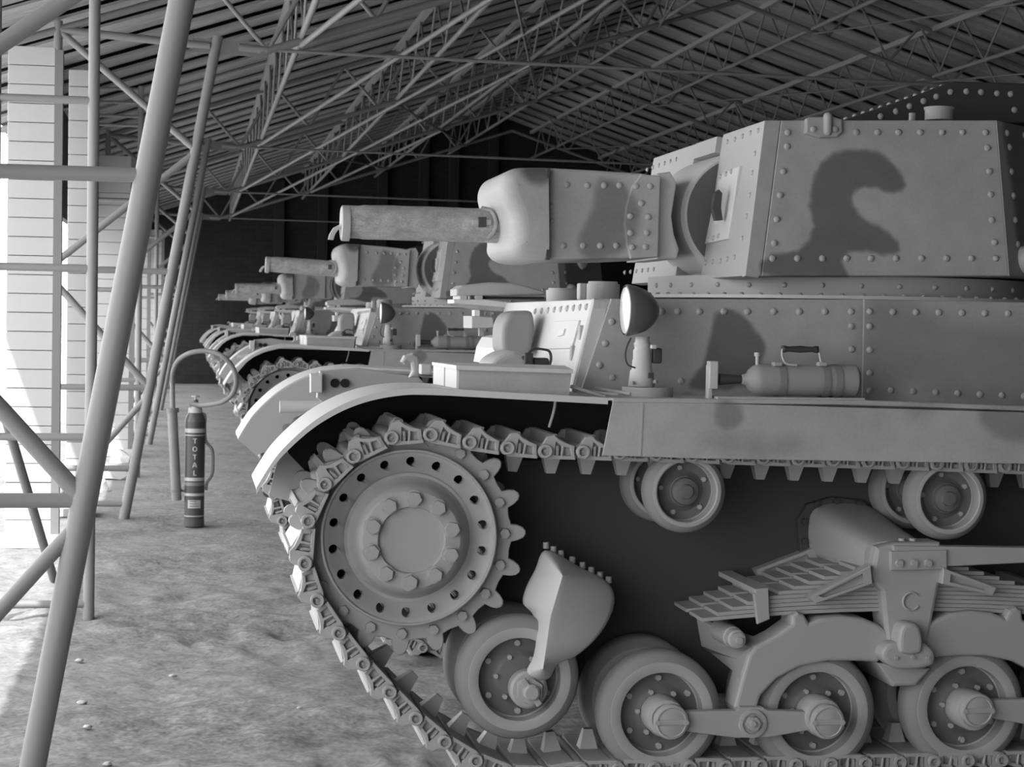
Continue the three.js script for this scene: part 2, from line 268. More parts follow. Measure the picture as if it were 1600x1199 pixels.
const bolt = (parent, p, r, h, mat = M.plain, name = 'bolt') => { const m = mesh(name, hexG(r, h), mat, parent); m.position.copy(p); m.rotation.z = rr(0, 1); return m; };

{ // lower hull and nose
  const prof = [[470, 770], [505, 700], [600, 655], [2980, 690], [3010, 800], [2900, 1085], [950, 1085], [700, 1010], [520, 880]];
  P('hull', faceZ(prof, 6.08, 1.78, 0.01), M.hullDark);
  const slope = [[1330, 470], [2420, 490], [2980, 600], [2985, 690], [900, 650], [905, 600], [955, 470]];
  P('upper_hull', faceZ(slope, 6.09, 1.75, 0.006));
  // front side plate, rear side plate, corner strip
  const sp = P('side_plate', faceZ([[955, 467], [1349, 468], [1346, 640], [904, 622]], 6.06, 0.03, 0.003));
  for (const x of [1034, 1059, 1093, 1131, 1168, 1209, 1249, 1289, 1330]) rivet(sp, L(x, 487, 6.06));
  for (const [x, y] of [[1330, 510], [1331, 546], [956, 503], [946, 537], [937, 571], [957, 590], [1064, 596], [1335, 585]]) rivet(sp, L(x, y, 6.06));
  const rp = P('rear_side_plate', faceZ([[1350, 468], [2420, 488], [2960, 600], [2965, 690], [1347, 640]], 6.05, 0.04, 0.003));
  for (let i = 0; i < 28; i++) { rivet(rp, L(1359 + i * 36, 487 + i * 0.5, 6.05)); rivet(rp, L(1358 + (i + 1) * 34.6, 610 + i * 1.6, 6.05)); }
  for (const y of [510, 547, 583, 610]) rivet(rp, L(1359, y, 6.05));
  P('corner_strip', faceZ([[928, 467], [953, 467], [902, 622], [890, 622]], 6.072, 0.03, 0.003));
}
// driver's front plate: seen along its face
const fpA = at(928, 468, 6.07), fpB = at(895, 612, 6.07), fpN = V3(0, 0, -1).cross(fpA.clone().sub(fpB)).normalize(); if (fpN.x > 0) fpN.negate();
const onFront = (px, py) => onPlane(px, py, fpA, fpN).sub(O);
{
  const q = [fpA.clone().sub(O), fpB.clone().sub(O), fpB.clone().sub(O).setZ(zOf(7.86)), fpA.clone().sub(O).setZ(zOf(7.86))];
  const fp = P('front_plate', plate(q, fpN, 0.05, 0.003), M.light);
  for (let i = 0; i < 9; i++) rivet(fp, onFront(837 + i * 10, 487 - i * 0.9), fpN);
  for (const [x, y] of [[908, 520], [895, 552]]) mesh('hinge', box(0.018, 0.05, 0.03, 0, 0, 0, 0.004), M.plain, fp).position.copy(onFront(x, y));
  const v = [[870, 503], [908, 501], [896, 545], [858, 546]].map(([x, y]) => onFront(x, y).addScaledVector(fpN, 0.008));
  const vis = P('visor', plate(v, fpN, 0.012, 0.002), M.light);
  const s = [[878, 517], [888, 515], [885, 525], [876, 527]].map(([x, y]) => onFront(x, y).addScaledVector(fpN, 0.014));
  P('slit', plate(s, fpN, 0.01), M.white, vis);
  // roof of the hull and glacis
  P('roof_plate', plate([L(928, 467, 6.07), L(3000, 478, 6.07), L(3000, 478, 6.07).setZ(zOf(7.86)), L(928, 467, 6.07).setZ(zOf(7.86))].map((p) => p.setY(fpA.y)), V3(0, 1, 0), 0.03), M.plain);
  const a = L(890, 612, 6.3), b = L(620, 640, 6.3); P('glacis', plate([a, b, b.clone().setZ(zOf(7.7)), a.clone().setZ(zOf(7.7))], V3(-0.15, 1, 0), 0.02), M.light);
  P('nose_plate', faceZ([[500, 580], [560, 575], [655, 590], [700, 640], [540, 660], [495, 622]], 6.5, 0.05, 0.004), M.plain);
  const np = P('nose_bracket', faceZ([[485, 584], [504, 584], [504, 614], [485, 614]], 6.45, 0.05, 0.004), M.light);
  for (const x of [523, 539]) { const m = mesh('bolt_hole', lathe([[0.016, 0], [0.016, 0.004], [0, 0.004]], 14), M.black, np); m.position.copy(L(x, 599, 6.49)); }
  const c0 = L(437, 636, 6.9), c1 = L(540, 636, 6.9); P('cross_bar', rod(c0, c1, 0.023, 16), M.light);
  P('tow_hook', faceZ([[627, 566], [632, 556], [645, 552], [655, 558], [658, 580], [655, 590], [640, 590], [645, 580], [643, 567], [636, 565], [633, 570]], 6.3, 0.05, 0.008), M.plain);
  P('hook_block', box(0.035, 0.035, 0.07, ...L(664, 577, 6.25).toArray(), 0.004), M.light);
  // hood in front of the machine-gun mount, and the casting at its foot
  const mg = P('gun_hood', extrude(smoothShape([[832, 489], [812, 486], [796, 491], [787, 505], [784, 530], [788, 551], [826, 553]].map(([x, y]) => L(x, y, 6.85)).map((p) => [p.x, p.y])), 0.24, 0.02, 4).translate(0, 0, zOf(6.85) - 0.24), grey(0.24, 0.6));
  P('ball_mount', faceZ([[796, 526], [783, 529], [774, 545], [769, 570], [835, 570], [835, 526]], 7.1, 0.5, 0.012), M.light);
  P('foot_casting', extrude(smoothShape([[768, 572], [776, 560], [806, 549], [821, 557], [826, 573]].map(([x, y]) => L(x, y, 6.4)).map((p) => [p.x, p.y])), 0.3, 0.02, 3).translate(0, 0, zOf(6.4) - 0.3), M.plain);
  P('tow_cable_clip', [tube([[822, 556], [833, 546], [848, 546], [858, 549], [861, 560], [858, 573]].map(([x, y]) => L(x, y, 6.2)), 0.005, 24, 6), box(0.03, 0.05, 0.04, ...L(825, 563, 6.2).toArray(), 0.006), rod(L(818, 556, 6.2), L(829, 572, 6.2), 0.01, 8), box(0.06, 0.03, 0.05, ...L(843, 566, 6.22).toArray(), 0.01)], M.dark);
}
{ // on the hull roof: two low drums; at the far side a folded bracket
  for (const [x0, x1, y0, y1, d] of [[853, 905, 454, 476, 7.3], [915, 968, 444, 470, 6.7]]) {
    const c = L((x0 + x1) / 2, y1, d), r = (x1 - x0) / 2 * mpp(x0, y0, d), h = (y1 - y0) * mpp(x0, y0, d);
    P('hatch_drum', [new THREE.CylinderGeometry(r, r, h, 28).translate(c.x, c.y + h / 2, c.z), new THREE.CylinderGeometry(r * 0.86, r * 0.9, h * 0.2, 28).translate(c.x, c.y + h * 1.05, c.z)], M.plain);
  }
  P('drum_latch', box(0.028, 0.062, 0.05, ...L(909, 456, 6.6).toArray(), 0.006), M.plain);
  const d = 7.95, g = sub('folded_bracket', tank), m = mpp(780, 460, d);
  mesh('upper_plate', faceZ([[713, 452], [722, 446], [765, 441], [800, 442], [822, 447], [850, 456], [853, 461], [713, 462]], d - 0.12, 0.2, 0.01), M.plain, g);
  mesh('lower_plate', faceZ([[709, 468], [757, 468], [830, 476], [828, 481], [790, 481], [709, 474]], d - 0.12, 0.2, 0.004), M.light, g);
  mesh('under_plate', faceZ([[720, 475], [758, 474], [828, 482], [820, 488], [755, 486], [735, 482]], d - 0.1, 0.16, 0.004), M.plain, g);
  mesh('strut', faceZ([[755, 463], [850, 464], [850, 468], [760, 467]], d - 0.05, 0.1), M.dark, g);
  for (const x of [719, 743]) { const r = mesh('roller', lathe([[0, 0.1], [0.015, 0.1], [0.018, 0.095], [0.018, -0.1], [0, -0.1]], 16), M.light, g); r.position.copy(L(x, 465, d)); }
  const b = sub('far_fender_box', tank);
  mesh('shell', faceZ([[737, 494], [770, 496], [772, 512], [737, 513]], d - 0.15, 0.25, 0.004), M.plain, b); mesh('reflector', box(0.02, 0.03, 0.08, ...L(743, 490, d - 0.1).toArray()), M.white, b);
  P('far_fender_post', [box(0.02, 0.14, 0.03, ...L(752, 500, 7.97).toArray()), box(0.02, 0.2, 0.03, ...L(800, 505, 7.97).toArray())], M.plain);
}
{ // fenders: curved sheet, lip, inner wall; skirt
  const edge = [[401, 766], [418, 738], [435, 714], [469, 680], [500, 656], [536, 636], [570, 623], [605, 615], [640, 611], [680, 611], [712, 613], [950, 626], [2940, 684]];
  const top0 = Lp(edge, 5.6), top = [...new THREE.CatmullRomCurve3(top0.slice(0, 11), false, 'centripetal').getPoints(44), ...top0.slice(11)].map((p) => V2(p.x, p.y)), w = 0.46;
  const strip = (pts, up, z0, z1) => { const s = [...pts.map((p) => [p.x, p.y + up]), ...[...pts].reverse().map((p) => [p.x, p.y])]; return extrude(shapeOf(s), z1 - z0).translate(0, 0, z0); };
  const zo = zOf(5.6);
  const sheet = strip(top, 0.008, zo - w, zo), lip = strip(top.slice(0, 46), -0.012, zo - 0.012, zo);
  const wall = [...top.slice(0, 45).map((p) => [p.x, p.y]), ...Lp([[700, 700], [560, 720], [470, 790], [440, 800]], 5.6).map((p) => [p.x, p.y])];
  const wallG = extrude(shapeOf(wall), 0.008).translate(0, 0, zo - w);
  const skirt = faceZ([[958, 627], [1240, 628], [1360, 631], [1600, 640], [2890, 690], [2870, 770], [1600, 725], [1100, 717], [941, 712]], 5.6, 0.008, 0.002), skirtTop = faceZ([[958, 622], [1360, 626], [2890, 684], [2890, 692], [1360, 633], [958, 629]], 5.596, 0.02, 0.002);
  for (const s of [0, 1]) {
    const f = (g) => s ? mirror(g) : g, fd = sub('fender', tank);
    P('sheet', f(sheet), M.light, fd); P('lip', f(lip), M.light, fd);
    if (s) P('inner_wall', f(wallG), M.plain, fd); else { P('inner_wall', faceZ([[433, 722], [448, 706], [500, 760], [476, 790], [420, 775]], 6.05, 0.008), M.plain, fd); P('shade_panel', faceZ([[448, 704], [480, 668], [505, 648], [545, 630], [600, 616], [960, 625], [960, 720], [560, 720], [480, 760]], 6.056, 0.006), M.black, fd); }  // near-black sheet painted in for the shade under the near fender
    P('stay_rod', f(tube(Lp([[868, 625], [866, 640], [858, 668]], 5.72), 0.005, 8, 6)), M.plain, fd);
    const k = P('side_skirt', [f(skirt), f(skirtTop)]);
    P('edge_strip', f(faceZ([[1003, 629], [1006, 629], [1002, 713], [999, 713]], 5.598, 0.004)), M.plain, k);
  }
  // stowage box on the near fender
  const bx = sub('stowage_box', tank);
  P('box_body', hullOf(Lp([[679, 571], [880, 576], [876, 610], [679, 600]].reverse(), 6.0), Lp([[717, 577], [893, 583], [889, 619], [716, 609]].reverse(), 5.66)), M.paint, bx);
  P('lid', hullOf(Lp([[675, 566], [882, 571], [882, 576], [675, 571]].reverse(), 6.005), Lp([[713, 571], [896, 578], [896, 584], [713, 578]].reverse(), 5.64)), M.light, bx);
  { const a = L(717, 577, 5.66), b = L(679, 571, 6.0), h = L(717, 608, 5.66).y - a.y, n = V3(0, 1, 0).cross(b.clone().sub(a)).normalize(); if (n.x > 0) n.negate(); for (const [s, e] of [[0.02, 0.47], [0.53, 0.98]]) { const p = a.clone().lerp(b, s), q = a.clone().lerp(b, e), dn = (v) => v.clone().add(V3(0, h, 0)); P('end_panel', plate([p, dn(p), dn(q), q].map((v) => v.clone().addScaledVector(n, 0.006)), n, 0.008, 0.002), M.light, bx); } }
  P('fender_strap', [rod(L(892, 604, 5.7), L(945, 620, 5.72), 0.006, 8), rod(L(895, 610, 5.75), L(965, 617, 5.75), 0.006, 8), rod(L(930, 607, 5.9), L(985, 616, 5.8), 0.006, 8)], M.light);
}
{ // headlight
  const d = 5.85, c = L(979, 485, d), m = mpp(980, 485, d), hl = sub('headlight', tank), dir = V3(-1, 0, 0.0).normalize();
  const put = (g) => g.applyQuaternion(new THREE.Quaternion().setFromUnitVectors(NZ, dir)).translate(c.x, c.y, c.z);
  const R = 40 * m;
  mesh('shell', put(lathe([[R * 0.97, 0.006], [R, 0.004], [R * 1.02, -0.004], [R, -0.012], [R * 0.95, -0.03], [R * 0.82, -0.06], [R * 0.62, -0.083], [R * 0.35, -0.1], [0.012, -0.107], [0, -0.107]], 40)), M.lamp, hl);
  mesh('lens', put(lathe([[0, 0.013], [R * 0.5, 0.011], [R * 0.9, 0.006], [R * 0.97, 0]], 40)), M.lens, hl);
  const st = sub('headlight_stand', tank), y = (py) => L(1000, py, d).y, cx = L(1003, 560, d), prof = [[0, 526], [11, 526], [11, 535], [13, 536], [13, 540], [12, 541], [12, 546], [14, 547], [14, 562], [15, 563], [16, 578], [18, 579], [21, 604], [0, 604]];
  mesh('column', new THREE.LatheGeometry(prof.map(([r, py]) => V2(Math.max(1e-4, r * m), y(py))).reverse(), 24).translate(cx.x, 0, cx.z), M.light, st);
  const by = y(622); mesh('base_disc', new THREE.CylinderGeometry(0.083, 0.083, 0.036, 36).translate(L(1012, 600, d).x, by + 0.018, cx.z), M.plain, st);
  for (const [x, py] of [[988, 601], [1024, 599]]) bolt(st, L(x, py, d - 0.04), 0.008, 0.01).rotation.x = -Math.PI / 2;
  mesh('wing_nut', box(0.02, 0.014, 0.02, ...L(1021, 542, d - 0.04).toArray(), 0.005), M.light, st);
  mesh('cable', tube(Lp([[986, 528], [980, 540], [977, 556], [981, 570], [992, 575]], d - 0.02), 0.003, 20, 6), M.dark, st);
  mesh('socket', [box(0.03, 0.05, 0.03, ...L(1026, 556, d).toArray(), 0.006)][0], M.dark, st);
  mesh('switch_box', box(0.018, 0.018, 0.01, ...L(1017, 587, d - 0.045).toArray(), 0.003), M.dark, st);
}
{ // running gear: sprocket
  const d = 5.69, m = mpp(640, 840, d), c = L(640, 841, d), sp = sub('drive_sprocket', tank), rad = (px) => px * m; sp.position.copy(c);
  const tooth = new THREE.Shape(), N = 19;
  for (let i = 0; i < N; i++) {
    const a = (i / N) * Math.PI * 2 + 0.03, pt = (r, da) => [rad(r) * Math.cos(a + da), rad(r) * Math.sin(a + da)];
    const q = [[163, -0.165], [165, -0.085], [176, -0.068], [184, -0.045], [188, -0.015], [188, 0.015], [184, 0.045], [176, 0.068], [165, 0.085]];
    q.forEach(([r, da], k) => (i + k ? tooth.lineTo(...pt(r, da)) : tooth.moveTo(...pt(r, da))));
  }
  tooth.closePath();
  const hole = (s, r, x, y) => { const h = new THREE.Path(); h.absarc(x, y, r, 0, Math.PI * 2, true); s.holes.push(h); };
  hole(tooth, rad(134), 0, 0);
  mesh('tooth_ring', extrude(tooth, 0.03, 0.003, 1).translate(0, 0, -0.075), M.steel, sp);
  const fl = new THREE.Shape(); fl.absarc(0, 0, rad(137), 0, Math.PI * 2); hole(fl, rad(98), 0, 0);
  for (let i = 0; i < 18; i++) { const a = (i / 18) * Math.PI * 2 + 0.16; hole(fl, rad(7), rad(119) * Math.cos(a), rad(119) * Math.sin(a)); }
  { const cone = lathe([[rad(97), -0.09], [rad(97), -0.066], [rad(102), -0.062], [rad(112), -0.045], [rad(126), -0.02], [rad(131), -0.012], [rad(137), -0.009], [rad(137), -0.04], [rad(97), -0.09]], 96), cut = [];
    for (let i = 0; i < 18; i++) { const a = (i / 18) * Math.PI * 2 + 0.16; cut.push(flat(new THREE.CylinderGeometry(rad(7.2), rad(7.2), 0.2, 18).rotateX(Math.PI / 2).translate(rad(119) * Math.cos(a), rad(119) * Math.sin(a), -0.04))); }
    const ev = new Evaluator(); ev.useGroups = false; ev.attributes = ['position', 'normal', 'uv']; const A = new Brush(flat(cone)), B = new Brush(mergeGeometries(cut)); A.updateMatrixWorld(); B.updateMatrixWorld();
    mesh('flange', flat(ev.evaluate(A, B, SUBTRACTION).geometry), M.steel, sp); }
  mesh('rim_ridge', new THREE.TorusGeometry(rad(136), 0.005, 8, 72).translate(0, 0, -0.006), M.steel, sp);
  mesh('hub', lathe([[rad(102), -0.058], [rad(97), -0.06], [rad(93), -0.05], [rad(88), -0.022], [rad(84), -0.002], [rad(80), 0.009], [rad(76), 0.015], [rad(53), 0.019], [rad(52), 0.017], [rad(51), 0.006], [0, 0.004]], 72), M.steel, sp);
  mesh('back_disc', lathe([[rad(134), -0.30], [rad(120), -0.12], [0, -0.12]], 48), M.dark, sp);
  mesh('inner_ring', extrude(tooth, 0.03).translate(0, 0, -0.36), M.steel, sp);
  const h = L(647, 849, d - 0.02).sub(L(640, 841, d)); sp.children[3].position.set(h.x * 0.4, h.y * 0.4, 0);
  for (let i = 0; i < 10; i++) { const a = i * Math.PI / 5 + 0.28, b = bolt(sp, V3(rad(65) * Math.cos(a) + h.x * 0.4, rad(65) * Math.sin(a) + h.y * 0.4, 0.017), rad(12.5), 0.022, M.steel); mesh('washer', lathe([[rad(14), 0], [rad(14), 0.004], [0, 0.004]], 20), M.steel, sp).position.copy(b.position); }
  for (let i = 0; i < N; i++) { const a = (i / N) * Math.PI * 2 + 0.03; bolt(sp, V3(rad(153) * Math.cos(a), rad(153) * Math.sin(a), -0.045), rad(9), 0.016, M.steel); }
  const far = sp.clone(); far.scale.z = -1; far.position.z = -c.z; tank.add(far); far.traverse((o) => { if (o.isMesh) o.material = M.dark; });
}
// wheels: tyre, rim, disc, hub, bolts; outer and inner wheel of a pair
function wheel(name, px, py, R, d, kind, parent = tank) {
  const c = L(px, py, d), m = mpp(px, py, d), r = R * m, g = sub(name, parent); g.position.copy(c);
  const w = kind === 'roller' ? 0.075 : 0.10, ri = kind === 'roller' ? 0.74 : 0.69;
  mesh('tyre', lathe([[r * ri, -0.004], [r * 0.74, 0.0], [r * 0.84, 0.002], [r * 0.86, 0.0], [r * 0.95, -0.010], [r * 0.985, -0.022], [r, -0.036], [r, -w + 0.02], [r * 0.97, -w], [r * ri, -w]], 64), M.rubber, g);
  mesh('rim', lathe([[r * 0.84, 0.0], [r * 0.83, 0.004], [r * (ri + 0.01), 0.005], [r * (ri - 0.02), 0.002], [r * (ri - 0.03), -0.045], [r * (ri - 0.06), -0.05]], 64), M.rim, g);
  mesh('disc', lathe([[r * (ri - 0.03), -0.048], [r * 0.5, -0.05], [r * 0.42, -0.044], [r * 0.36, -0.03], [r * 0.33, -0.028], [0, -0.028]], 48), M.disc, g);
  return { g, r, c };
}
const road = (px, py, R, d = 5.665, cap = true, name = 'road_wheel') => {
  const { g, r } = wheel(name, px, py, R, d, 'road');
  for (let i = 0; i < 6; i++) { const a = i * Math.PI / 3 + 0.55; bolt(g, V3(r * 0.55 * Math.cos(a), r * 0.55 * Math.sin(a), -0.05), 0.011, 0.012, M.plain); bolt(g, V3(r * 0.37 * Math.cos(a + 0.4), r * 0.37 * Math.sin(a + 0.4), -0.03), 0.009, 0.012, M.plain); }
  if (cap) mesh('hub_cap', lathe([[r * 0.31, -0.03], [r * 0.31, 0.05], [r * 0.29, 0.062], [r * 0.24, 0.066], [r * 0.23, 0.062], [0, 0.064]], 36), M.rim, g);
  const inner = wheel(name, px, py, R, d, 'road'); inner.g.position.z -= 0.27; return g;
};
const farSide = [];
road(812, 1062, 97, 5.68, false);
for (const [x, y] of [[1034, 1117], [1277, 1116], [1511, 1107], [1756, 1112]]) road(x, y, 98);
for (const x of [2030, 2272, 2512, 2756]) road(x, 1122, 98);
for (const [x, y] of [[1073, 769], [1484, 780], [1895, 790], [2300, 800], [2700, 810]]) for (const k of [0, 0.31]) {
  const { g, r } = wheel('return_roller', x, y, 66, 5.68, 'roller'); g.position.z -= k;
  mesh('hub_cap', lathe([[r * 0.34, -0.03], [r * 0.31, -0.014], [r * 0.18, -0.008], [r * 0.16, 0.0], [0, 0.0]], 28), M.disc, g);
  for (let i = 0; i < 5; i++) { const a = i * Math.PI * 0.4 + 0.5; bolt(g, V3(r * 0.56 * Math.cos(a), r * 0.56 * Math.sin(a), -0.048), 0.009, 0.01, M.plain); }
  if (!k) P('roller_axle', rod(V3(g.position.x, g.position.y, g.position.z - 0.05), V3(g.position.x, g.position.y, zOf(6.1)), 0.03, 14), M.hullDark);
}
{ const { g, r } = wheel('idler_wheel', 2960, 880, 130, 5.68, 'road'); mesh('hub_cap', lathe([[r * 0.3, -0.03], [r * 0.3, 0.03], [0, 0.04]], 24), M.rim, g); P('idler_axle', rod(g.position.clone(), g.position.clone().setZ(zOf(6.2)), 0.05, 14), M.hullDark); }
{ // bracket of the front wheel: a hollow casting from the hull down to the axle
  const o = (a, d) => a.map(([x, y]) => L(x, y, d));
  const ol = new THREE.CatmullRomCurve3([[851, 860], [836, 890], [822, 918], [817, 943], [832, 960], [838, 993], [833, 1027], [823, 1051], [840, 1064], [858, 1060], [872, 1037], [899, 1026], [938, 990], [960, 943], [953, 914], [905, 886]].map(([x, y]) => V3(x, y, 0)), true, 'centripetal').getPoints(64).slice(0, -1);
  const rg = (y) => y < 965 ? 882 + (860 - 882) * (y - 890) / 75 : 860 + (848 - 860) * (y - 965) / 85, ringB = (k, d0, d1) => ol.map((p) => { const y = Math.max(900, Math.min(1045, p.y)), rx = rg(y), t = Math.max(0, Math.min(1, (p.y - 940) / 65)), d = d0 + (d1 - d0) * t; return L(p.x + (rx - p.x) * k, p.y + (y - p.y) * k, d); });
  const rings = [ringB(0.25, 6.07, 5.675), ringB(0.02, 5.90, 5.674), ringB(0, 5.80, 5.672), ringB(0.06, 5.765, 5.655), ringB(0.5, 5.70, 5.625), ringB(0.88, 5.65, 5.60), ringB(1, 5.642, 5.595)], bp = [], bi = [], nb = ol.length;
  for (const r of rings) for (const p of r) bp.push(p.x, p.y, p.z);
  for (let r = 0; r < rings.length - 1; r++) for (let i = 0; i < nb; i++) { const a = r * nb + i, c = r * nb + (i + 1) % nb; bi.push(a, c, a + nb, c, c + nb, a + nb); }
  const bgeo = new THREE.BufferGeometry(); bgeo.setAttribute('position', new THREE.Float32BufferAttribute(bp, 3)); bgeo.setIndex(bi); bgeo.computeVertexNormals();
  const br = P('wheel_bracket', bgeo, M.light);
  for (const t of [0, 0.12, 0.24, 0.42, 0.58, 0.72, 0.86, 1]) { const x = 853 + t * 98, y = 862 + t * 54; bolt(br, L(x, y, 5.83).add(V3(0, 0.01, 0)), 0.011, 0.02).rotation.x = -Math.PI / 2; }
  P('axle_nut', [lathe([[0.06, -0.04], [0.06, 0.0], [0.052, 0.008], [0, 0.008]], 28), hexG(0.046, 0.026).translate(0, 0, 0.008), lathe([[0.026, 0.03], [0.026, 0.055], [0.02, 0.06], [0, 0.06]], 20), box(0.02, 0.1, 0.012, 0, 0, 0.044, 0.004).rotateZ(0.6)].map((g) => g.translate(...L(826, 1078, 5.665).toArray())), M.rim);
}
// spring bogies
function bogie() {
  const b = sub('suspension_bogie', tank);
  // leaf packs: each leaf a plate of its own, shortest on top
  for (const d of [5.675, 5.865]) {
    const cx = 1425, n = 12, full = 328, pack = sub('leaf_spring', b); b.remove(pack); b.add(pack);
    const gs = []; for (let i = 0; i < n; i++) {
      const half = full * (1 - i * 0.073), y = (x) => 955 - i * 6.4 + ((x - cx) / 328) ** 2 * 17, xs = []; for (let k = 0; k <= 12; k++) xs.push(cx - half + 2 * half * k / 12);
      const up = xs.map((x) => L(x, y(x) - 5.6, 5.675)), dn = xs.map((x) => L(x, y(x), 5.675)).reverse();
      gs.push(extrude(shapeOf([...up, ...dn].map((p) => [p.x, p.y])), 0.155).translate(0, 0, zOf(d) - 0.155));
    }
    gs.forEach((g) => mesh('leaf', g, M.leaf, pack));
  }
  mesh('spring_clip', [1, -1].map((s) => 0).length ? mergeGeometries([faceZ([[1178, 928], [1201, 924], [1203, 968], [1184, 976]], 5.65, 0.02, 0.003), faceZ([[1180, 921], [1201, 919], [1201, 927], [1180, 929]], 5.65, 0.42, 0.003)].map(flat)) : null, M.rim, b);
  mesh('spring_clip', mergeGeometries([faceZ([[1640, 922], [1662, 926], [1660, 974], [1642, 968]], 5.65, 0.02, 0.003), faceZ([[1640, 919], [1661, 921], [1661, 929], [1640, 927]], 5.65, 0.42, 0.003)].map(flat)), M.rim, b);
  // wedge arms with sunk webs
  const wedge = (pts, d) => { const lp = (a, b) => [a[0] + (b[0] - a[0]) * 0.13, a[1] + (b[1] - a[1]) * 0.13], up = ([x, y]) => [x, y - 4.2], dn = ([x, y]) => [x, y + 4.2], inset = [dn(lp(pts[0], pts[1])), dn(lp(pts[1], pts[0])), up(lp(pts[2], pts[3])), up(lp(pts[3], pts[2]))]; const s = shapeOf(pts.map(([x, y]) => L(x, y, d)).map((p) => [p.x, p.y])); s.holes.push(new THREE.Path(inset.map(([x, y]) => L(x, y, d)).map((p) => V2(p.x, p.y)))); return mesh('wedge_arm', mergeGeometries([extrude(s, 0.05, 0.003, 1).translate(0, 0, zOf(d) - 0.05), faceZ(inset, d + 0.022, 0.012)].map(flat)), M.rim, b); };
  wedge([[1264, 934], [1361, 884], [1364, 913], [1276, 944]], 5.605); wedge([[1181, 891], [1274, 856], [1281, 880], [1189, 905]], 6.03);
  wedge([[1474, 888], [1558, 918], [1552, 932], [1472, 913]], 5.605); wedge([[1480, 888], [1594, 912], [1588, 926], [1484, 910]], 6.03);
  // arm from the hull
  const q = (a, d) => a.map(([x, y]) => L(x, y, d));
  { const el = (cx, cy, rx, ry, d, pw) => Array.from({ length: 28 }, (_, i) => { const a = i / 28 * Math.PI * 2, c = Math.cos(a), s = Math.sin(a); return L(cx + rx * Math.sign(c) * Math.abs(c) ** pw, cy + ry * Math.sign(s) * Math.abs(s) ** pw, d); }); mesh('hull_arm', toCreasedNormals(hullOf(el(1402, 876, 52, 30, 5.68, 0.6), el(1318, 832, 56, 46, 6.06, 0.6)), 0.9), M.rim, b); }
  const fl = mesh('hull_flange', faceZ([[1246, 812], [1262, 788], [1300, 777], [1348, 782], [1372, 802], [1400, 880], [1252, 880]], 6.055, 0.025, 0.003), M.hullDark, b);
  for (const [x, y] of [[1256, 815], [1256, 846], [1275, 788], [1306, 783], [1340, 787], [1362, 806]]) bolt(fl, L(x, y, 6.055), 0.012, 0.014, M.dark);
  // post
  const post = mesh('post', faceZ([[1370, 855], [1402, 848], [1470, 848], [1478, 893], [1478, 905], [1468, 914], [1450, 1010], [1436, 1030], [1396, 1030], [1386, 1006], [1378, 925], [1366, 912], [1362, 898]], 5.635, 0.12, 0.012), M.rim, b);
  mesh('emblem_ring', new THREE.TorusGeometry(0.028, 0.004, 8, 28, Math.PI * 1.6).rotateZ(0.7).translate(...L(1424, 940, 5.632).toArray()), M.rim, post);
  mesh('clamp', faceZ([[1392, 862], [1480, 860], [1480, 890], [1392, 892]], 5.615, 0.02, 0.003), M.rim, post);
  for (const x of [1404, 1427, 1449]) bolt(post, L(x, 880, 5.615), 0.013, 0.014, M.plain);
  for (const x of [1409, 1426]) bolt(post, L(x, 851, 5.68), 0.013, 0.02, M.plain).rotation.x = -Math.PI / 2;
  const cap = mesh('pivot_cap', mergeGeometries([extrude(smoothShape([[1378, 1025], [1386, 1009], [1410, 1004], [1445, 1006], [1461, 1020], [1460, 1038], [1440, 1046], [1395, 1044]].map(([x, y]) => L(x, y, 5.58)).map((p) => [p.x, p.y])), 0.08, 0.015, 3).translate(0, 0, zOf(5.58) - 0.08), extrude(smoothShape([[1408, 985], [1415, 976], [1432, 976], [1440, 986], [1440, 1020], [1408, 1020]].map(([x, y]) => L(x, y, 5.565)).map((p) => [p.x, p.y])), 0.08, 0.014, 3).translate(0, 0, zOf(5.565) - 0.08)].map(flat)), M.rim, b);
  for (const [x, y] of [[1400, 1028], [1426, 1027], [1449, 1028]]) bolt(cap, L(x, y, 5.578), 0.007, 0.006, M.plain);
  mesh('cap_foot', faceZ([[1370, 1036], [1455, 1045], [1432, 1072], [1396, 1074]], 5.64, 0.3, 0.01), M.rim, b);
  // equalizer arms, mirrored about the post, each with its stub and flare
  for (const s of [0, 1]) {
    const X = (x) => s ? 2836 - x : x, Y = (y) => s ? y - 8 : y, X2 = (x) => s ? 2818 - x : x, Y2 = (y) => s ? y - 18 : y, pq = (pts) => { const r = pts.map(([x, y]) => [X(x), Y(y)]); return s ? r.reverse() : r; };
    const eq = sub('equalizer_arm', b);
    const prof = [[1392, 990], [1372, 976], [1350, 967], [1318, 963], [1285, 966], [1265, 974], [1258, 962], [1247, 957], [1238, 963], [1237, 976], [1212, 994], [1180, 1010], [1170, 1024], [1160, 1058], [1147, 1105], [1150, 1114], [1182, 1112], [1190, 1088], [1214, 1062], [1250, 1043], [1295, 1034], [1345, 1034], [1372, 1036], [1394, 1014]];
    mesh('arm', extrude(shapeOf(pq(prof).map(([x, y]) => L(x, y, 5.64)).map((p) => [p.x, p.y])), 0.12, 0.012, 3).translate(0, 0, zOf(5.64) - 0.12), M.rim, eq);
    const fq = (a, d) => pq(a).map(([x, y]) => L(x, y, d));
    mesh('flare', toCreasedNormals(hullOf(fq([[1172, 1012], [1200, 1002], [1170, 1060], [1156, 1058], [1150, 1030]], 5.66), fq([[1088, 965], [1140, 990], [1172, 1062], [1110, 1020], [1096, 1010]], 5.98)), 0.6), M.rim, eq);
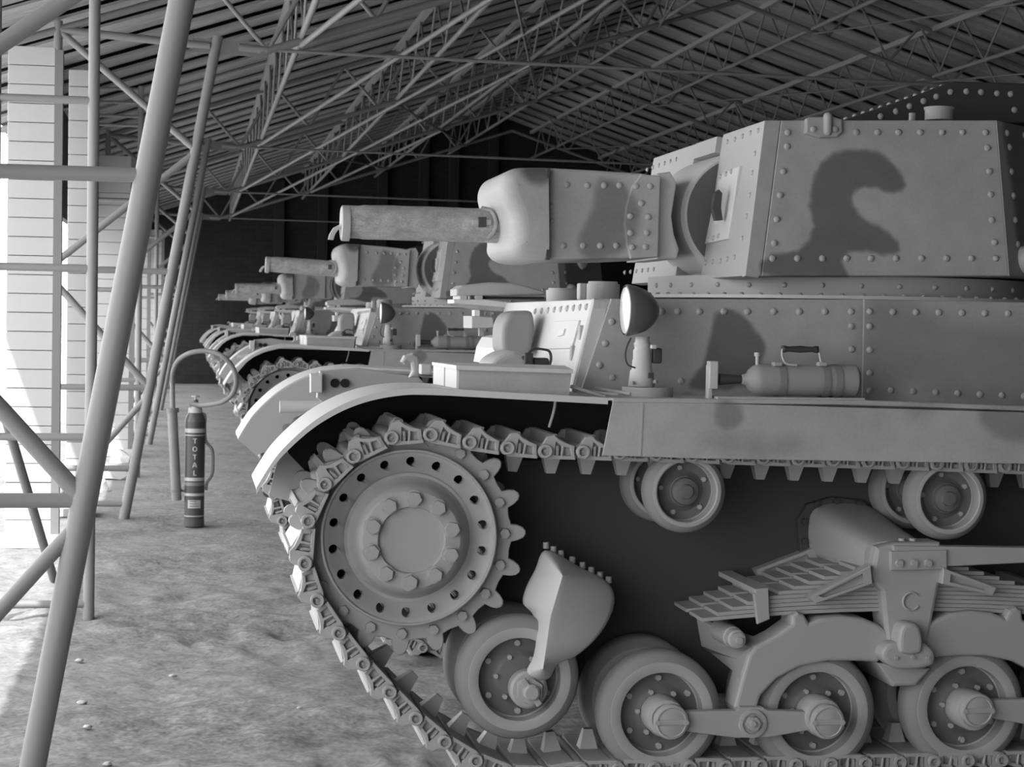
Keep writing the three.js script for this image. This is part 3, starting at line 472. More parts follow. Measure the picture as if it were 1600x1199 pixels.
    const stub = mesh('stub', lathe([[0.038, -0.2], [0.034, -0.06], [0.03, -0.055], [0.03, -0.02], [0.024, -0.016], [0.024, 0.0], [0.012, 0.002], [0.011, 0.014], [0, 0.014]], 20), M.rim, eq); stub.position.copy(L(X(1154), Y(1001), 5.63));
    // link bar with hub ends
    const bar2 = [[1060, 1113], [1150, 1111], [1158, 1106], [1193, 1106], [1201, 1111], [1275, 1113], [1275, 1140], [1201, 1153], [1150, 1154], [1060, 1142]];
    mesh('link_bar', extrude(shapeOf((s ? bar2.map(([x, y]) => [X2(x), Y2(y)]).reverse() : bar2).map(([x, y]) => L(x, y, 5.61)).map((p) => [p.x, p.y])), 0.035, 0.004, 2).translate(0, 0, zOf(5.61) - 0.035), M.rim, eq);
    mesh('boss_ring', lathe([[0.045, -0.01], [0.045, 0.006], [0.034, 0.008], [0.032, 0.0], [0, 0]], 24), M.rim, eq).position.copy(L(X2(1176), Y2(1131), 5.608));
    bolt(eq, L(X2(1176), Y2(1131), 5.608), 0.026, 0.014, M.plain); bolt(eq, L(X2(1176), Y2(1131), 5.594), 0.011, 0.01, M.plain);
    for (const x of [1048, 1292]) {
      const e = L(X2(x), Y2(1128), 5.60); mesh('end_cap', lathe([[0.057, -0.06], [0.057, 0.0], [0.054, 0.012], [0.046, 0.016], [0.044, 0.012], [0, 0.015]], 32), M.rim, eq).position.copy(e);
      mesh('cap_tie', box(0.1, 0.018, 0.012, e.x, e.y, e.z + 0.012, 0.004), M.rim, eq);
      for (const k of [-1, 1]) bolt(eq, V3(e.x + k * 0.046, e.y, e.z + 0.006), 0.01, 0.014, M.plain);
    }
  }
  return b;
}
const bg = bogie(); { const b2 = bg.clone(); b2.position.x += 1.94; b2.position.y -= 0.012; tank.add(b2); }
P('tie_beam', faceZ([[1396, 853], [2500, 870], [2500, 905], [1600, 880], [1396, 890]], 5.625, 0.05, 0.004), M.rim);
// tracks: single shoes along the path of their pins
{
  const pins = [[910, 706], [851, 705], [792, 700], [733, 691], [672, 679], [611, 684], [552, 713], [507, 757], [481, 814], [476, 880], [495, 938], [529, 989], [567, 1037], [608, 1081], [649, 1122], [694, 1159], [743, 1188]].map(([x, y]) => L(x, y, 5.66));
  const z0 = pins[0].z, path = pins.map((p) => V2(p.x, p.y)), step = 0.1165, more = [];
  const last = path[path.length - 1], gy = 0.034, dense = [last.clone()];
  for (const [x, y] of [[815, 1216]]) { const p = L(x, y, 5.66); dense.push(V2(p.x, p.y)); }
  const x2 = L(900, 1200, 5.66).x; dense.push(V2(x2, gy));
  const xr = L(2720, 1200, 5.66).x; dense.push(V2(xr, gy));
  const ic = L(2960, 880, 5.66), ir = 0.27; for (let a = -1.15; a < 1.5; a += 0.18) dense.push(V2(ic.x + ir * Math.cos(a), ic.y + ir * Math.sin(a)));
  dense.push(V2(L(2100, 748, 5.66).x, L(2100, 748, 5.66).y), V2(L(1400, 722, 5.66).x, L(1400, 722, 5.66).y), path[0].clone());
  let total = 0; for (let i = 1; i < dense.length; i++) total += dense[i].distanceTo(dense[i - 1]);
  const n = Math.round(total / step), st = total / n; let k = 1, acc = 0;
  for (let i = 1; i < n; i++) { const s = i * st; while (acc + dense[k].distanceTo(dense[k - 1]) < s) { acc += dense[k].distanceTo(dense[k - 1]); k++; } more.push(dense[k - 1].clone().lerp(dense[k], (s - acc) / dense[k].distanceTo(dense[k - 1]))); }
  const all = [...path, ...more];
  // one shoe: x runs from pin to pin, +y is the ground side, z across
  const w = 0.40, ln = step, body = [[0.014, -0.024], [ln - 0.02, -0.024], [ln - 0.016, 0.0], [ln - 0.02, 0.036], [ln - 0.04, 0.044], [0.03, 0.016], [0.016, 0.006]];
  const holed = (o, ...hs) => { const q = shapeOf(o); for (const h of hs) q.holes.push(new THREE.Path(h.map(([x, y]) => V2(x, y)))); return q; };
  const sh = shapeOf(body), g1 = extrude(sh, w - 0.044).translate(0, 0, -w / 2 + 0.022);
  const cheek = extrude(holed([[0.02, -0.026], [ln - 0.012, -0.026], [ln + 0.012, -0.02], [ln + 0.018, 0.0], [ln + 0.008, 0.02], [ln - 0.008, 0.046], [ln - 0.03, 0.05], [ln - 0.045, 0.036], [0.05, 0.026], [0.026, 0.018]], [[0.034, -0.014], [0.06, -0.014], [0.056, 0.014], [0.038, 0.010]], [[0.067, -0.014], [0.086, -0.012], [0.082, 0.03], [0.064, 0.016]]), 0.022, 0.002, 1);
  const boss = (x) => lathe([[0.022, 0.004], [0.022, 0.014], [0.02, 0.016], [0.0135, 0.016], [0.013, 0.001], [0.006, 0.001], [0.005, 0.008], [0, 0.008]], 14).translate(x, 0, 0);
  const rib = (x) => box(0.008, 0.03, w + 0.006, x, 0.002, 0);
  const horn = hullOf([V3(0.028, -0.014, 0.03), V3(0.092, -0.014, 0.03), V3(0.092, -0.014, -0.03), V3(0.028, -0.014, -0.03)].reverse(), [V3(0.046, -0.085, 0.014), V3(0.074, -0.085, 0.014), V3(0.074, -0.085, -0.014), V3(0.046, -0.085, -0.014)].reverse());
  const grouser = box(0.02, 0.016, w - 0.02, ln - 0.03, 0.044, 0, 0);
  const shoe = mergeGeometries([g1, cheek.clone().translate(0, 0, w / 2 - 0.022), cheek.clone().translate(0, 0, -w / 2), rib(0.03), rib(0.078), horn, grouser,
    boss(ln).translate(0, 0, w / 2), mirror(boss(ln)).translate(0, 0, -w / 2), new THREE.CylinderGeometry(0.021, 0.021, w, 12).rotateX(Math.PI / 2).translate(ln, 0, 0)].map(flat)).rotateX(Math.PI);
  for (const s of [0, 1]) {
    const tr = sub('track', tank); tr.userData.label = s ? 'far side track' : 'near side track';
    for (let i = 0; i < all.length; i++) {
      const a = all[i], b = all[(i + 1) % all.length], m = mesh('track_shoe', shoe, M.link, tr), dx = b.x - a.x, dy = b.y - a.y, l = Math.hypot(dx, dy);
      m.position.set(a.x, a.y, s ? -(z0 - w / 2) : z0 - w / 2);                    // +y of the shoe is the outside of the loop
      m.rotation.z = Math.atan2(dy, dx); m.scale.set(l / ln, 1, 1);
    }
  }
}
// far-side running gear is the near one mirrored, without the parts nothing shows
{ const src = tank.children.filter((c) => ['road_wheel', 'return_roller', 'suspension_bogie', 'idler_wheel', 'wheel_bracket'].includes(c.name));
  for (const c of src) { const f = c.clone(); f.scale.z = -1; f.position.z = -c.position.z; tank.add(f); } }

{ // turret
  const A1 = at(1195, 188, 6.21), A0 = at(1165, 431, 6.15), B1 = at(1557, 188, 6.21), B0 = at(1577, 431, 6.15), zc = O.z;
  const off = (v, x, d) => V3(v.x + x, v.y, -d), mir = (v) => V3(v.x, v.y, 2 * zc - v.z), C1 = off(B1, 0.42, 6.58), C0 = off(B0, 0.44, 6.53);
  const lo = (v) => v.clone().sub(O), ring = (a, b, c) => [a, b, c, mir(c), mir(b), mir(a)].map(lo), in1 = (v) => V3(v.x + 0.05, v.y, v.z - 0.012);
  P('turret_shell', hullOf(ring(in1(A1), in1(B1).add(V3(-0.05, 0, 0)), off(C1, -0.015, 6.6)), ring(in1(A0), in1(B0).add(V3(-0.05, 0, 0)), off(C0, -0.015, 6.55))), M.paint);
  const sn = B0.clone().sub(A0).cross(A1.clone().sub(A0)).normalize(); if (sn.z < 0) sn.negate();
  const on = (x, y) => onPlane(x, y, A0, sn).sub(O), sidePts = [[1221, 188], [1556, 188], [1576, 431], [1190, 431]].map(([x, y]) => on(x, y));
  const side = P('turret_side_plate', plate(sidePts, sn, 0.04, 0.003));
  P('turret_corner_strip', plate([[1195, 188], [1220, 188], [1189, 431], [1165, 431]].map(([x, y]) => on(x, y).addScaledVector(sn, -0.003)), sn, 0.04, 0.002));
  P('turret_far_side', mirror(plate(sidePts, sn, 0.03)));
  for (const x of [1231, 1338, 1371, 1404, 1438, 1472, 1504, 1540]) rivet(side, on(x, 207));
  for (const [x, y] of [[1230, 229], [1224, 268], [1219, 305], [1214, 343], [1210, 380], [1543, 231], [1546, 268], [1548, 304], [1550, 344], [1554, 379]]) rivet(side, on(x, y));
  for (const x of [1207, 1246, 1285, 1323, 1361, 1400, 1440, 1479, 1518, 1556]) rivet(side, on(x, 404));
  // lifting lug
  const lug = P('lifting_lug', [plate([[1257, 187], [1262, 184], [1300, 184], [1313, 188], [1314, 208], [1306, 215], [1278, 217], [1256, 210]].map(([x, y]) => on(x, y).addScaledVector(sn, 0.02)), sn, 0.025, 0.006), new THREE.CapsuleGeometry(0.016, 0.05, 6, 12).translate(...on(1290, 196).addScaledVector(sn, 0.022).toArray())], M.plain);
  for (const x of [1268, 1302]) rivet(lug, on(x, 204).addScaledVector(sn, 0.02));
  // rear facet
  const rn = C0.clone().sub(B0).cross(B1.clone().sub(B0)).normalize(); if (rn.z < 0) rn.negate();
  const rf = P('turret_rear_facet', plate([B0, C0, C1, B1].map(lo), rn, 0.04, 0.003)), onR = (x, y) => onPlane(x, y, B0, rn).sub(O);
  for (const [x, y] of [[1573, 208], [1600, 212], [1577, 230], [1580, 268], [1583, 306], [1586, 344], [1630, 216], [1590, 382]]) rivet(rf, onR(x, y), rn);
  const qR = new THREE.Quaternion().setFromUnitVectors(NZ, rn), oval = lathe([[0, 0.03], [0.06, 0.028], [0.085, 0.018], [0.09, 0]], 32).scale(0.8, 1.25, 1).applyQuaternion(qR).translate(...onR(1622, 288).toArray());
  P('vision_port', oval, M.light); P('pistol_port', lathe([[0.05, 0], [0.045, 0.03], [0.03, 0.045], [0, 0.045]], 24).applyQuaternion(qR).translate(...onR(1600, 406).toArray()), M.light);
  P('turret_back', mirror(plate([B0, C0, C1, B1].map(lo), rn, 0.03)));
  // front plates on both sides of the gun
  const fn = V3(0, 0, -1).cross(A1.clone().sub(A0)).normalize(); if (fn.x > 0) fn.negate();
  const onF = (x, y) => onPlane(x, y, A0, fn).sub(O), fr = (v, d) => { const p = lo(v); p.z = zOf(d); return p; };
  const nf = P('turret_front_plate', plate([fr(A1, 6.213), fr(A0, 6.155), fr(A0, 6.72), fr(A1, 6.72)], fn, 0.05, 0.003), M.plain);
  for (const [x, y] of [[1137, 222], [1149, 218], [1161, 213], [1173, 208], [1185, 204], [1180, 240], [1176, 270], [1172, 305], [1167, 338], [1160, 373], [1103, 411], [1114, 409], [1126, 408], [1137, 405], [1148, 402]]) rivet(nf, onF(x, y), fn, smallRivetG);
  P('front_edge_bar', plate([fr(A1, 6.72), fr(A0, 6.72), fr(A0, 6.80), fr(A1, 6.80)], fn, 0.03, 0.003).translate(0.02, 0, 0), M.plain);
  const ff = P('turret_front_plate', plate([fr(A1, 7.1), fr(A0, 7.1), fr(A0, 7.83), fr(A1, 7.78)], fn, 0.05, 0.003), M.plain);
  for (let i = 0; i < 6; i++) { rivet(ff, onF(977 + i * 9, 426 - i * 1), fn, smallRivetG); rivet(ff, onF(1012 + i * 9, 265 - i * 3.2), fn, smallRivetG); }
  P('front_roof_strip', plate([fr(A1, 6.8), fr(A1, 7.1), fr(A1, 7.1).add(V3(-0.008, -0.06, 0)), fr(A1, 6.8).add(V3(-0.008, -0.06, 0))], fn, 0.05), M.plain);
  // port plate with a rounded sight bulge
  const pf = (a, k) => a.map(([x, y]) => onF(x, y).addScaledVector(fn, k));
  const pp = P('port_plate', plate(pf([[1128, 274], [1160, 260], [1142, 374], [1106, 382]], 0.012), fn, 0.015, 0.003), M.light);
  for (const [x, y] of [[1131, 277], [1140, 273], [1148, 269], [1112, 375], [1120, 373], [1128, 370]]) rivet(pp, onF(x, y).addScaledVector(fn, 0.012), fn, smallRivetG);
  const bc = onF(1130, 325), ax = A1.clone().sub(A0).normalize();
  P('sight_bulge', new THREE.CapsuleGeometry(0.042, 0.07, 8, 20).applyQuaternion(new THREE.Quaternion().setFromUnitVectors(V3(0, 1, 0), ax)).translate(bc.x + 0.008, bc.y, bc.z), M.light, pp);
  P('sight_slot', faceZ([[1118, 345], [1113, 325], [1117, 302], [1124, 296], [1129, 302], [1127, 325], [1130, 344]], 6.455, 0.03, 0.003), M.dark, pp);
  // drum mantlet
  const dc = L(1160, 337, 6.74), r = 100 * mpp(1160, 337, 6.74);
  P('mantlet_drum', lathe([[0, 0.004], [r * 0.93, 0.004], [r * 0.985, -0.01], [r, -0.03], [r, -0.42], [0, -0.42]], 64).translate(dc.x, dc.y, dc.z), M.light);
  P('drum_cheek', lathe([[r * 0.9, 0], [r * 0.9, 0.008], [0, 0.008]], 48).translate(dc.x, dc.y, dc.z), grey(0.12, 0.7));
  P('mantlet_yoke', extrude(shapeOf([[1027, 271], [1048, 268], [1058, 285], [1054, 312], [1050, 338], [1054, 366], [1062, 390], [1058, 405], [1027, 405]].map(([x, y]) => L(x, y, 6.66)).map((p) => [p.x, p.y])), 0.5, 0.012, 3).translate(0, 0, zOf(6.66) - 0.5), M.light);
  // recoil housing with its riveted cheek, rounded nose, canvas-covered barrel
  const gh = P('recoil_housing', faceZ([[850, 262], [930, 266], [1003, 271], [1030, 275], [1030, 402], [985, 404], [850, 406]], 6.62, 0.56, 0.01));
  for (const [x, y] of [[886, 289], [918, 290], [944, 290], [968, 290], [880, 384], [911, 384], [938, 384], [963, 384]]) rivet(gh, L(x, y, 6.62));
  for (const y of [322, 346]) rivet(gh, L(862, y, 6.62), NZ, smallRivetG);
  const ck = P('housing_cheek', faceZ([[1002, 272], [988, 292], [979, 320], [976, 350], [979, 380], [986, 404], [1028, 402], [1032, 275]], 6.60, 0.03, 0.004));
  for (const [x, y] of [[994, 291], [1016, 291], [1002, 318], [985, 338], [1013, 339], [985, 364], [1011, 364], [988, 386], [1009, 386]]) rivet(ck, L(x, y, 6.60));
  { const pr = new THREE.CatmullRomCurve3(Lp([[858, 260], [830, 260], [806, 262], [791, 271], [783, 290], [786, 313], [794, 330], [799, 346], [799, 372], [799, 388], [808, 400], [828, 407], [858, 408]], 6.58), false, 'centripetal').getPoints(60), nr = pr.length;
    const nm = pr.map((p, k) => { const a = pr[Math.max(0, k - 1)], b = pr[Math.min(nr - 1, k + 1)]; return V2(-(b.y - a.y), b.x - a.x).normalize(); }); nm[0].set(0, -1); nm[nr - 1].set(0, 1); if (nm[20].x < 0) nm.forEach((n, k) => { if (k && k < nr - 1) n.negate(); });
    const rows = []; for (let k = 0; k <= 8; k++) { const a = k / 8 * Math.PI / 2; rows.push([0.07 * (1 - Math.sin(a)), 7.2 - 0.07 * (1 - Math.cos(a))]); } for (let k = 8; k >= 0; k--) { const a = k / 8 * Math.PI / 2; rows.push([0.07 * (1 - Math.sin(a)), 6.58 + 0.07 * (1 - Math.cos(Math.PI / 2 - a)) * 0 + 0.07 * (1 - Math.cos(a)) ]); }
    rows.forEach((r, k) => { const q = k <= 8 ? k : 17 - k, a = q / 8 * Math.PI / 2; r[0] = 0.065 * (1 - Math.sin(a)); r[1] = k <= 8 ? 7.2 - 0.07 * (1 - Math.cos(a)) : 6.58 + 0.07 * (1 - Math.cos(a)); });
    const vp = [], ix = []; for (const [sft, d] of rows) pr.forEach((p, k) => vp.push(p.x + nm[k].x * sft, p.y + nm[k].y * sft, zOf(d)));
    for (let r = 0; r < rows.length - 1; r++) for (let k = 0; k < nr - 1; k++) { const a = r * nr + k; ix.push(a, a + 1, a + nr, a + 1, a + nr + 1, a + nr); }
    const cg = new THREE.BufferGeometry(); cg.setAttribute('position', new THREE.Float32BufferAttribute(vp, 3)); cg.setIndex(ix); cg.computeVertexNormals();
    const capPts = pr.map((p, k) => [p.x + nm[k].x * 0.065, p.y + nm[k].y * 0.065]), cap2 = new THREE.ShapeGeometry(shapeOf(capPts)); P('nose_casing', [cg, cap2.clone().translate(0, 0, zOf(6.58)), cap2.translate(0, 0, zOf(7.2))]); }
  P('casing_seam', faceZ([[855, 263], [859, 263], [859, 406], [854, 406]], 6.585, 0.6), M.dark);
  const m9 = mpp(650, 350, 6.9), b0 = L(534, 349, 6.9), b1 = L(790, 351, 6.9), rb = 27 * m9, gc = sub('gun_barrel', tank);
  { const g = new THREE.CylinderGeometry(rb, rb, b1.x - b0.x, 40, 30, true), p = g.attributes.position;
    for (let i = 0; i < p.count; i++) { const x = p.getX(i), y = p.getY(i), z = p.getZ(i), k = 1 + 0.03 * noise.noise(x * 25, y * 14, z * 25) + 0.015 * noise.noise(x * 60, y * 50, z * 60) - (y > (b1.x - b0.x) / 2 - 0.07 ? 0.06 : 0); p.setX(i, x * k); p.setZ(i, z * k); }
    g.computeVertexNormals(); mesh('canvas_cover', g.rotateZ(Math.PI / 2).translate((b0.x + b1.x) / 2, (b0.y + b1.y) / 2, b0.z), M.canvas, gc);
    mesh('end_cap', lathe([[rb * 1.02, -0.028], [rb * 1.03, -0.01], [rb * 1.01, 0.0], [rb * 0.9, 0.004], [0, 0.0]], 36).rotateY(-Math.PI / 2).translate(b0.x, b0.y, b0.z), M.strap, gc);
    mesh('strap', faceZ([[530, 351], [521, 356], [515, 366], [513, 374], [521, 375], [524, 366], [528, 360], [532, 358]], 6.9, 0.03, 0.003), M.strap, gc);
    mesh('buckle', [faceZ([[738, 343], [768, 343], [768, 352], [738, 352]], 6.83, 0.02, 0.003)][0], M.strap, gc); mesh('buckle_pin', faceZ([[748, 339], [760, 339], [760, 355], [748, 355]], 6.825, 0.02, 0.002), M.dark, gc);
    mesh('cover_tie', tube([[752, 325], [768, 330], [775, 346], [772, 362], [762, 374]].map(([x, y]) => L(x, y, 6.835)), 0.008, 20, 8), M.canvas, gc); }
  // turret ring and splash plate
  const cx = 2.49 - O.x, y0 = L(1400, 467, 6.1).y, hR = 0.075;
  const tr = P('turret_ring', new THREE.CylinderGeometry(0.74, 0.74, hR + 0.01, 90).translate(cx, y0 + hR / 2, 0), M.plain);
  const fl = P('ring_flange', new THREE.CylinderGeometry(0.82, 0.82, 0.012, 90).translate(cx, y0 + 0.003, 0), M.light);
  for (let i = 0; i < 34; i++) { const a = Math.PI * (0.02 + 0.96 * i / 33); rivet(fl, V3(cx + 0.795 * Math.cos(a), y0 + 0.009, 0.795 * Math.sin(a)), V3(0, 1, 0), smallRivetG); if (i % 2) rivet(tr, V3(cx + 0.74 * Math.cos(a), y0 + 0.045, 0.74 * Math.sin(a)), V3(Math.cos(a), 0, Math.sin(a)), smallRivetG); }
  // roof fittings and cupola
  const cp = P('cupola', extrude(shapeOf([[1306, 192], [1400, 161], [1470, 134], [1492, 127], [1630, 131], [1690, 192]].map(([x, y]) => L(x, y, 6.75)).map((p) => [p.x, p.y])), 0.75, 0.006, 1).translate(0, 0, zOf(6.75) - 0.75), M.dark);
  for (const [x, y] of [[1376, 182], [1400, 174], [1421, 166], [1443, 158], [1463, 151], [1485, 144], [1510, 143], [1533, 144], [1558, 146], [1579, 147], [1585, 172]]) rivet(cp, L(x, y, 6.75));
  for (let i = 0; i < 12; i++) rivet(cp, L(1322 + i * 13.5, 186 - i * 4.6, 6.78), V3(-0.35, 1, 0), smallRivetG);
  const vc = L(1467, 188, 6.45), vm = mpp(1467, 188, 6.45); P('roof_vent', [new THREE.CylinderGeometry(22 * vm, 22 * vm, 19 * vm, 28).translate(vc.x, vc.y + 9.5 * vm, vc.z), new THREE.CylinderGeometry(23.5 * vm, 23.5 * vm, 4 * vm, 28).translate(vc.x, vc.y + 18 * vm, vc.z)], M.plain);
  const pc = L(1425, 188, 6.45); P('roof_pin', new THREE.CylinderGeometry(0.012, 0.012, 0.028, 12).translate(pc.x, pc.y + 0.012, pc.z), M.plain);
}
{ // copies down the row, with lighter detail the farther they stand
  const shoesOf = (t) => { const g = []; t.children.forEach((m) => { m.updateMatrix(); g.push(m.geometry.clone().applyMatrix4(m.matrix)); }); return mergeGeometries(g); };
  const merged = tank.children.filter((c) => c.name === 'track').map(shoesOf);
  const drop = (o, test) => { const k = []; o.traverse((c) => { if (test(c)) k.push(c); }); k.forEach((c) => c.parent.remove(c)); };
  const rows = [[8.3, 0.04, 'second tank from the camera, its gun barrel just under the nearest tank barrel'], [17.3, 0.0, 'third tank from the camera, half hidden behind the second tank gun'], [24.2, 0.0, 'fourth tank from the camera, small and dim beyond the third tank'], [29.6, -0.05, 'farthest tank of the row, standing near the dark end wall']];
  rows.forEach(([dz, dx, label], i) => {
    const t = tank.clone(); t.name = numbered('tank'); t.userData = { label, category: 'tank', group: 'tanks parked in a row' }; scene.add(t); t.position.set(O.x + dx, 0, O.z - dz);
    drop(t, (c) => ['bolt', 'washer', 'cap_tie', 'leaf_spring', 'hull_flange'].includes(c.name) || (i && ['rivet', 'suspension_bogie', 'return_roller'].includes(c.name)));
    if (!i) { const pv = L(1160, 337, 6.74), ro = new THREE.Euler(0, 0, -0.045); t.children.filter((c) => ['recoil_housing', 'housing_cheek', 'nose_casing', 'casing_seam', 'gun_barrel', 'mantlet_yoke'].includes(c.name)).forEach((c) => { c.rotation.copy(ro); c.position.copy(pv.clone().sub(pv.clone().applyEuler(ro))); }); }
    if (i) { drop(t, (c) => c.name === 'track'); merged.forEach((g) => { mesh('track', g, M.link, t); }); }
  });
}



// ---------------------------------------------------------------- extinguishers, bottle with hose, stones, rubble
function extinguisher(label, dz, dx) {
  const d = 5.82, o = L(1250, 622, d), t = thing('fire_extinguisher', label, 'extinguisher', o.clone().add(O).add(V3(dx, 0, -dz)), undefined), q = (x, y, k = d) => L(x, y, k).sub(o), m = mpp(1250, 595, d);
  const a = q(1158, 593), b = q(1338, 597), len = b.x - a.x, R = 24.5 * m, prof = [[0, 0], [6 * m, 0], [8 * m, 3 * m], [9 * m, 8 * m], [16 * m, 12 * m], [22 * m, 20 * m], [R, 30 * m], [R, len - 5 * m], [R - 3 * m, len], [0, len]];
  mesh('cylinder', new THREE.LatheGeometry(prof.map(([r, y]) => V2(Math.max(r, 1e-4), y)).reverse().map((p) => V2(p.x, p.y)), 36).rotateZ(-Math.PI / 2).translate(a.x, a.y, a.z), grey(0.32, 0.6), t);
  for (const x of [1217, 1285, 1304]) mesh('strap', new THREE.CylinderGeometry(R + 0.004, R + 0.004, 0.024, 36, 1, true).rotateZ(Math.PI / 2).translate(q(x, 595).x, (a.y + b.y) / 2, a.z), grey(0.22, 0.6), t);
  mesh('nozzle', rod(q(1124, 593), q(1160, 593), 9 * m, 16, 6 * m), M.dark, t);
  const br = mesh('bracket', mergeGeometries([box(0.03, 0.09, 0.04, ...q(1113, 586).toArray(), 0.004), box(0.016, 0.11, 0.03, ...q(1108, 597).toArray(), 0.003), box(0.5, 0.012, 0.1, ...q(1230, 623).toArray(), 0.003)].map(flat)), M.light, t);
  const hy = q(1250, 546, d - 0.03); mesh('grip', new THREE.LatheGeometry([[0, -29], [5.5, -29], [5.5, -24], [4, -20], [5.6, 0], [4, 20], [5.5, 24], [5.5, 29], [0, 29]].map(([r, y]) => V2(Math.max(1e-4, r * m), y * m)), 16).rotateZ(-Math.PI / 2).translate(hy.x, hy.y, hy.z), M.wood, t);
  mesh('handle_wire', mergeGeometries([tube([q(1223, 545, d - 0.03), q(1222, 555, d - 0.03), q(1228, 568, d - 0.03), q(1245, 571, d - 0.03)], 0.004, 12, 6), tube([q(1279, 547, d - 0.03), q(1281, 556, d - 0.03), q(1284, 572, d - 0.03)], 0.004, 12, 6)].map(flat)), M.light, t);
  mesh('valve', mergeGeometries([rod(q(1183, 572), q(1183, 553), 2.6 * m, 12), rod(q(1183, 557), q(1183, 551), 4.5 * m, 12)].map(flat)), M.light, t);
  for (const x of [1214, 1284]) mesh('clip', box(0.03, 0.014, 0.03, ...q(x, 569, d - 0.02).toArray(), 0.004), M.plain, t);
}
extinguisher('grey fire extinguisher with dark wooden grip, strapped on the nearest tank fender', 0, 0);
extinguisher('small dim fire extinguisher lying on the fender of the second tank', 8.3, 0.04);
{ // standing bottle with hose and lance
  const d = 12.9, o = onGround(303, 812), g = thing('extinguisher_bottle', 'tall dark lettered extinguisher bottle with a looped hose, standing on the earth', 'extinguisher', V3(o.x, 0, -d)), q = (x, y, k = d) => at(x, y, k).sub(g.position), m = mpp(300, 720, d), R = 15.5 * m;
  const base = -0.01, top = q(300, 645).y, cv = document.createElement('canvas'); cv.width = 512; cv.height = 1024; const c = cv.getContext('2d');
  const hgt = top - base, py = (y) => 1024 * (y - 645) / (812 - 645);
  c.fillStyle = '#4a4a4a'; c.fillRect(0, 0, 512, 1024); c.fillStyle = '#b9b9b9';
  for (const [a, b] of [[668, 674], [677, 678.5], [740, 745], [763, 767], [796, 797.5]]) c.fillRect(0, py(a), 512, py(b) - py(a));
  for (const [a, b] of [[747, 752]]) { c.globalAlpha = 0.5; c.fillRect(0, py(a), 512, py(b) - py(a)); c.globalAlpha = 1; }
  const fx = 384; c.fillRect(fx - 56, py(773), 112, py(785) - py(773)); c.font = 'bold 62px sans-serif'; c.textAlign = 'center'; c.textBaseline = 'middle';
  'TOTAL'.split('').forEach((l, i) => c.fillText(l, fx, py(686 + i * 11.8)));
  c.fillStyle = '#4a4a4a'; for (let i = 0; i < 3; i++) c.fillRect(fx - 40, py(774.5 + i * 3.4), 60 + 8 * i, 6);
  const t = new THREE.CanvasTexture(cv); t.colorSpace = THREE.SRGBColorSpace; t.magFilter = THREE.LinearFilter; t.wrapS = THREE.RepeatWrapping; 
  const body = new THREE.CylinderGeometry(R, R, hgt - R * 0.9, 40, 1, true, Math.PI * 0.5, Math.PI * 2).translate(0, base + (hgt - R * 0.9) / 2, 0);
  { const u = body.attributes.uv, p = body.attributes.position; for (let i = 0; i < u.count; i++) u.setXY(i, u.getX(i), (p.getY(i) - base) / hgt); }
  mesh('body', body, new THREE.MeshStandardMaterial({ map: t, roughness: 0.4 }), g);
  mesh('shoulder', new THREE.LatheGeometry([[R, 0], [R * 0.97, R * 0.35], [R * 0.8, R * 0.75], [R * 0.62, R * 0.95], [R * 0.62, R * 1.35], [R * 0.3, R * 1.4], [R * 0.28, R * 2.2], [0, R * 2.2]].map(([x, y]) => V2(Math.max(1e-4, x), y + base + hgt - R * 0.9)), 32), M.bottle, g);
  mesh('collar', new THREE.CylinderGeometry(R * 0.68, R * 0.72, R * 0.5, 28).translate(0, top + R * 0.25, 0), M.bright, g);
  mesh('foot_ring', new THREE.CylinderGeometry(R * 1.03, R * 1.03, 0.05, 36).translate(0, base + 0.025, 0), M.bottle, g);
  const vy = q(298, 622).y; mesh('valve', mergeGeometries([new THREE.CylinderGeometry(0.008, 0.008, 0.1, 10).translate(0, vy - 0.03, 0), new THREE.CylinderGeometry(0.028, 0.028, 0.008, 20).translate(0, vy + 0.012, 0), new THREE.CylinderGeometry(0.022, 0.026, 0.045, 16).translate(0, vy - 0.055, 0)].map(flat)), M.bright, g);
  mesh('handle', tube([q(314, 648), q(319, 647), q(320, 670), q(322, 690), q(331, 702), q(333, 720), q(331, 742), q(323, 756), q(322, 766)], 0.011, 60, 10), M.hose, g);
  mesh('lance', mergeGeometries([rod(q(269, 640), q(276, 782), 0.034, 20), rod(q(269, 596), q(270, 642), 0.018, 14)].map(flat)), M.tube, g);
  mesh('lance_band', mergeGeometries([rod(q(269.6, 638), q(270, 645), 0.042, 20), rod(q(275.6, 765), q(275.8, 769), 0.04, 20)].map(flat)), M.hose, g);
  mesh('lance_clip', rod(q(276, 767), q(300, 767), 0.008, 8), M.hose, g);
  mesh('hose', tube([q(270, 598), q(271, 580, 12.8), q(280, 562, 12.7), q(300, 551, 12.6), q(325, 549, 12.55), q(348, 557, 12.5), q(364, 575, 12.5), q(369, 597, 12.5), q(364, 615, 12.55), q(350, 627, 12.6), q(330, 632, 12.7), q(312, 633, 12.85), q(298, 631)], 0.017, 120, 12), M.hose, g);
}
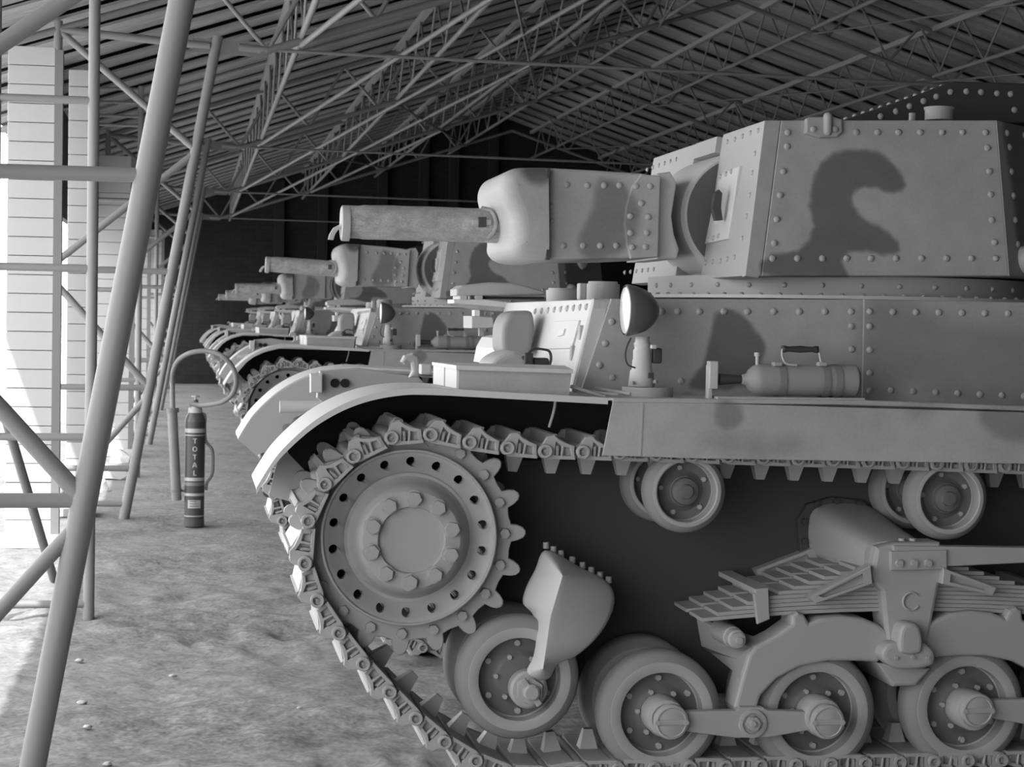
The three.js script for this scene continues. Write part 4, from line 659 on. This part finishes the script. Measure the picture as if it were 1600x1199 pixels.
// pebbles on the earth and broken masonry by the open side
const lumpG = (r, sx, sy, sz, k) => { const g = new THREE.DodecahedronGeometry(r, 0), p = g.attributes.position; for (let i = 0; i < p.count; i++) { const f = 1 + 0.5 * noise.noise(p.getX(i) / r * 1.1 + k * 7, p.getY(i) / r * 1.1, p.getZ(i) / r * 1.1 + k); p.setXYZ(i, p.getX(i) * f * sx, p.getY(i) * f * sy, p.getZ(i) * f * sz); } g.computeVertexNormals(); return g; };
const stoneG = (r, sx, sy, sz, k) => { const g = mergeVertices(new THREE.IcosahedronGeometry(r, 2).deleteAttribute('uv').deleteAttribute('normal')), p = g.attributes.position; for (let i = 0; i < p.count; i++) { const f = 1 + 0.35 * noise.noise(p.getX(i) / r * 1.2 + k * 7, p.getY(i) / r * 1.2, p.getZ(i) / r * 1.2 + k); p.setXYZ(i, p.getX(i) * f * sx, p.getY(i) * f * sy, p.getZ(i) * f * sz); } g.computeVertexNormals(); return g; };
const pebs = [[137, 1138, 9, 'pale pebble on the earth, nearest the foot of the thick sloping leg'], [270, 1058, 8, 'pale pebble lying alone in the middle of the bare earth'], [128, 1100, 10, 'flat chip of stone on the earth right of the thick leg'], [468, 1108, 6, 'small grey pebble on the earth just left of the track'], [124, 1034, 8, 'pale pebble on the earth beside the sunlit patch'], [168, 1196, 9, 'pale pebble at the bottom edge of the picture beside the thick leg']];
pebs.forEach(([x, y, r, l], i) => { const p = onGround(x, y), m = mpp(x, y, -p.z), s = mesh('pebble', stoneG(r * m * 0.72, 1.1, 0.5, 0.9, i * 3 + 1), M.bright); s.position.set(p.x, 0.004, p.z); s.userData = { label: l, category: 'pebble' }; });
[[170, 735, 20, 'large white lump of broken masonry behind the thick sloping leg'], [188, 712, 15, 'tilted white masonry lump between the two sloping legs'], [205, 676, 11, 'white masonry lump farther back beside the second sloping leg'], [226, 664, 8, 'smallest white masonry lump, farthest back between the thin legs'], [160, 760, 10, 'low white masonry lump in front of the larger ones']].forEach(([x, y, r, l], i) => {
  const p = onGround(x, y + r * 0.6), m = mpp(x, y, -p.z), s = mesh('masonry_lump', lumpG(r * m, 1.5, 0.7, 1, i + 20), M.chunk); s.position.set(p.x, r * m * 0.35, p.z); s.rotation.set(0.2 * i, i * 2, 0.15 * i); s.userData = { label: l, category: 'rubble' };
});


renderer.render(scene, camera);
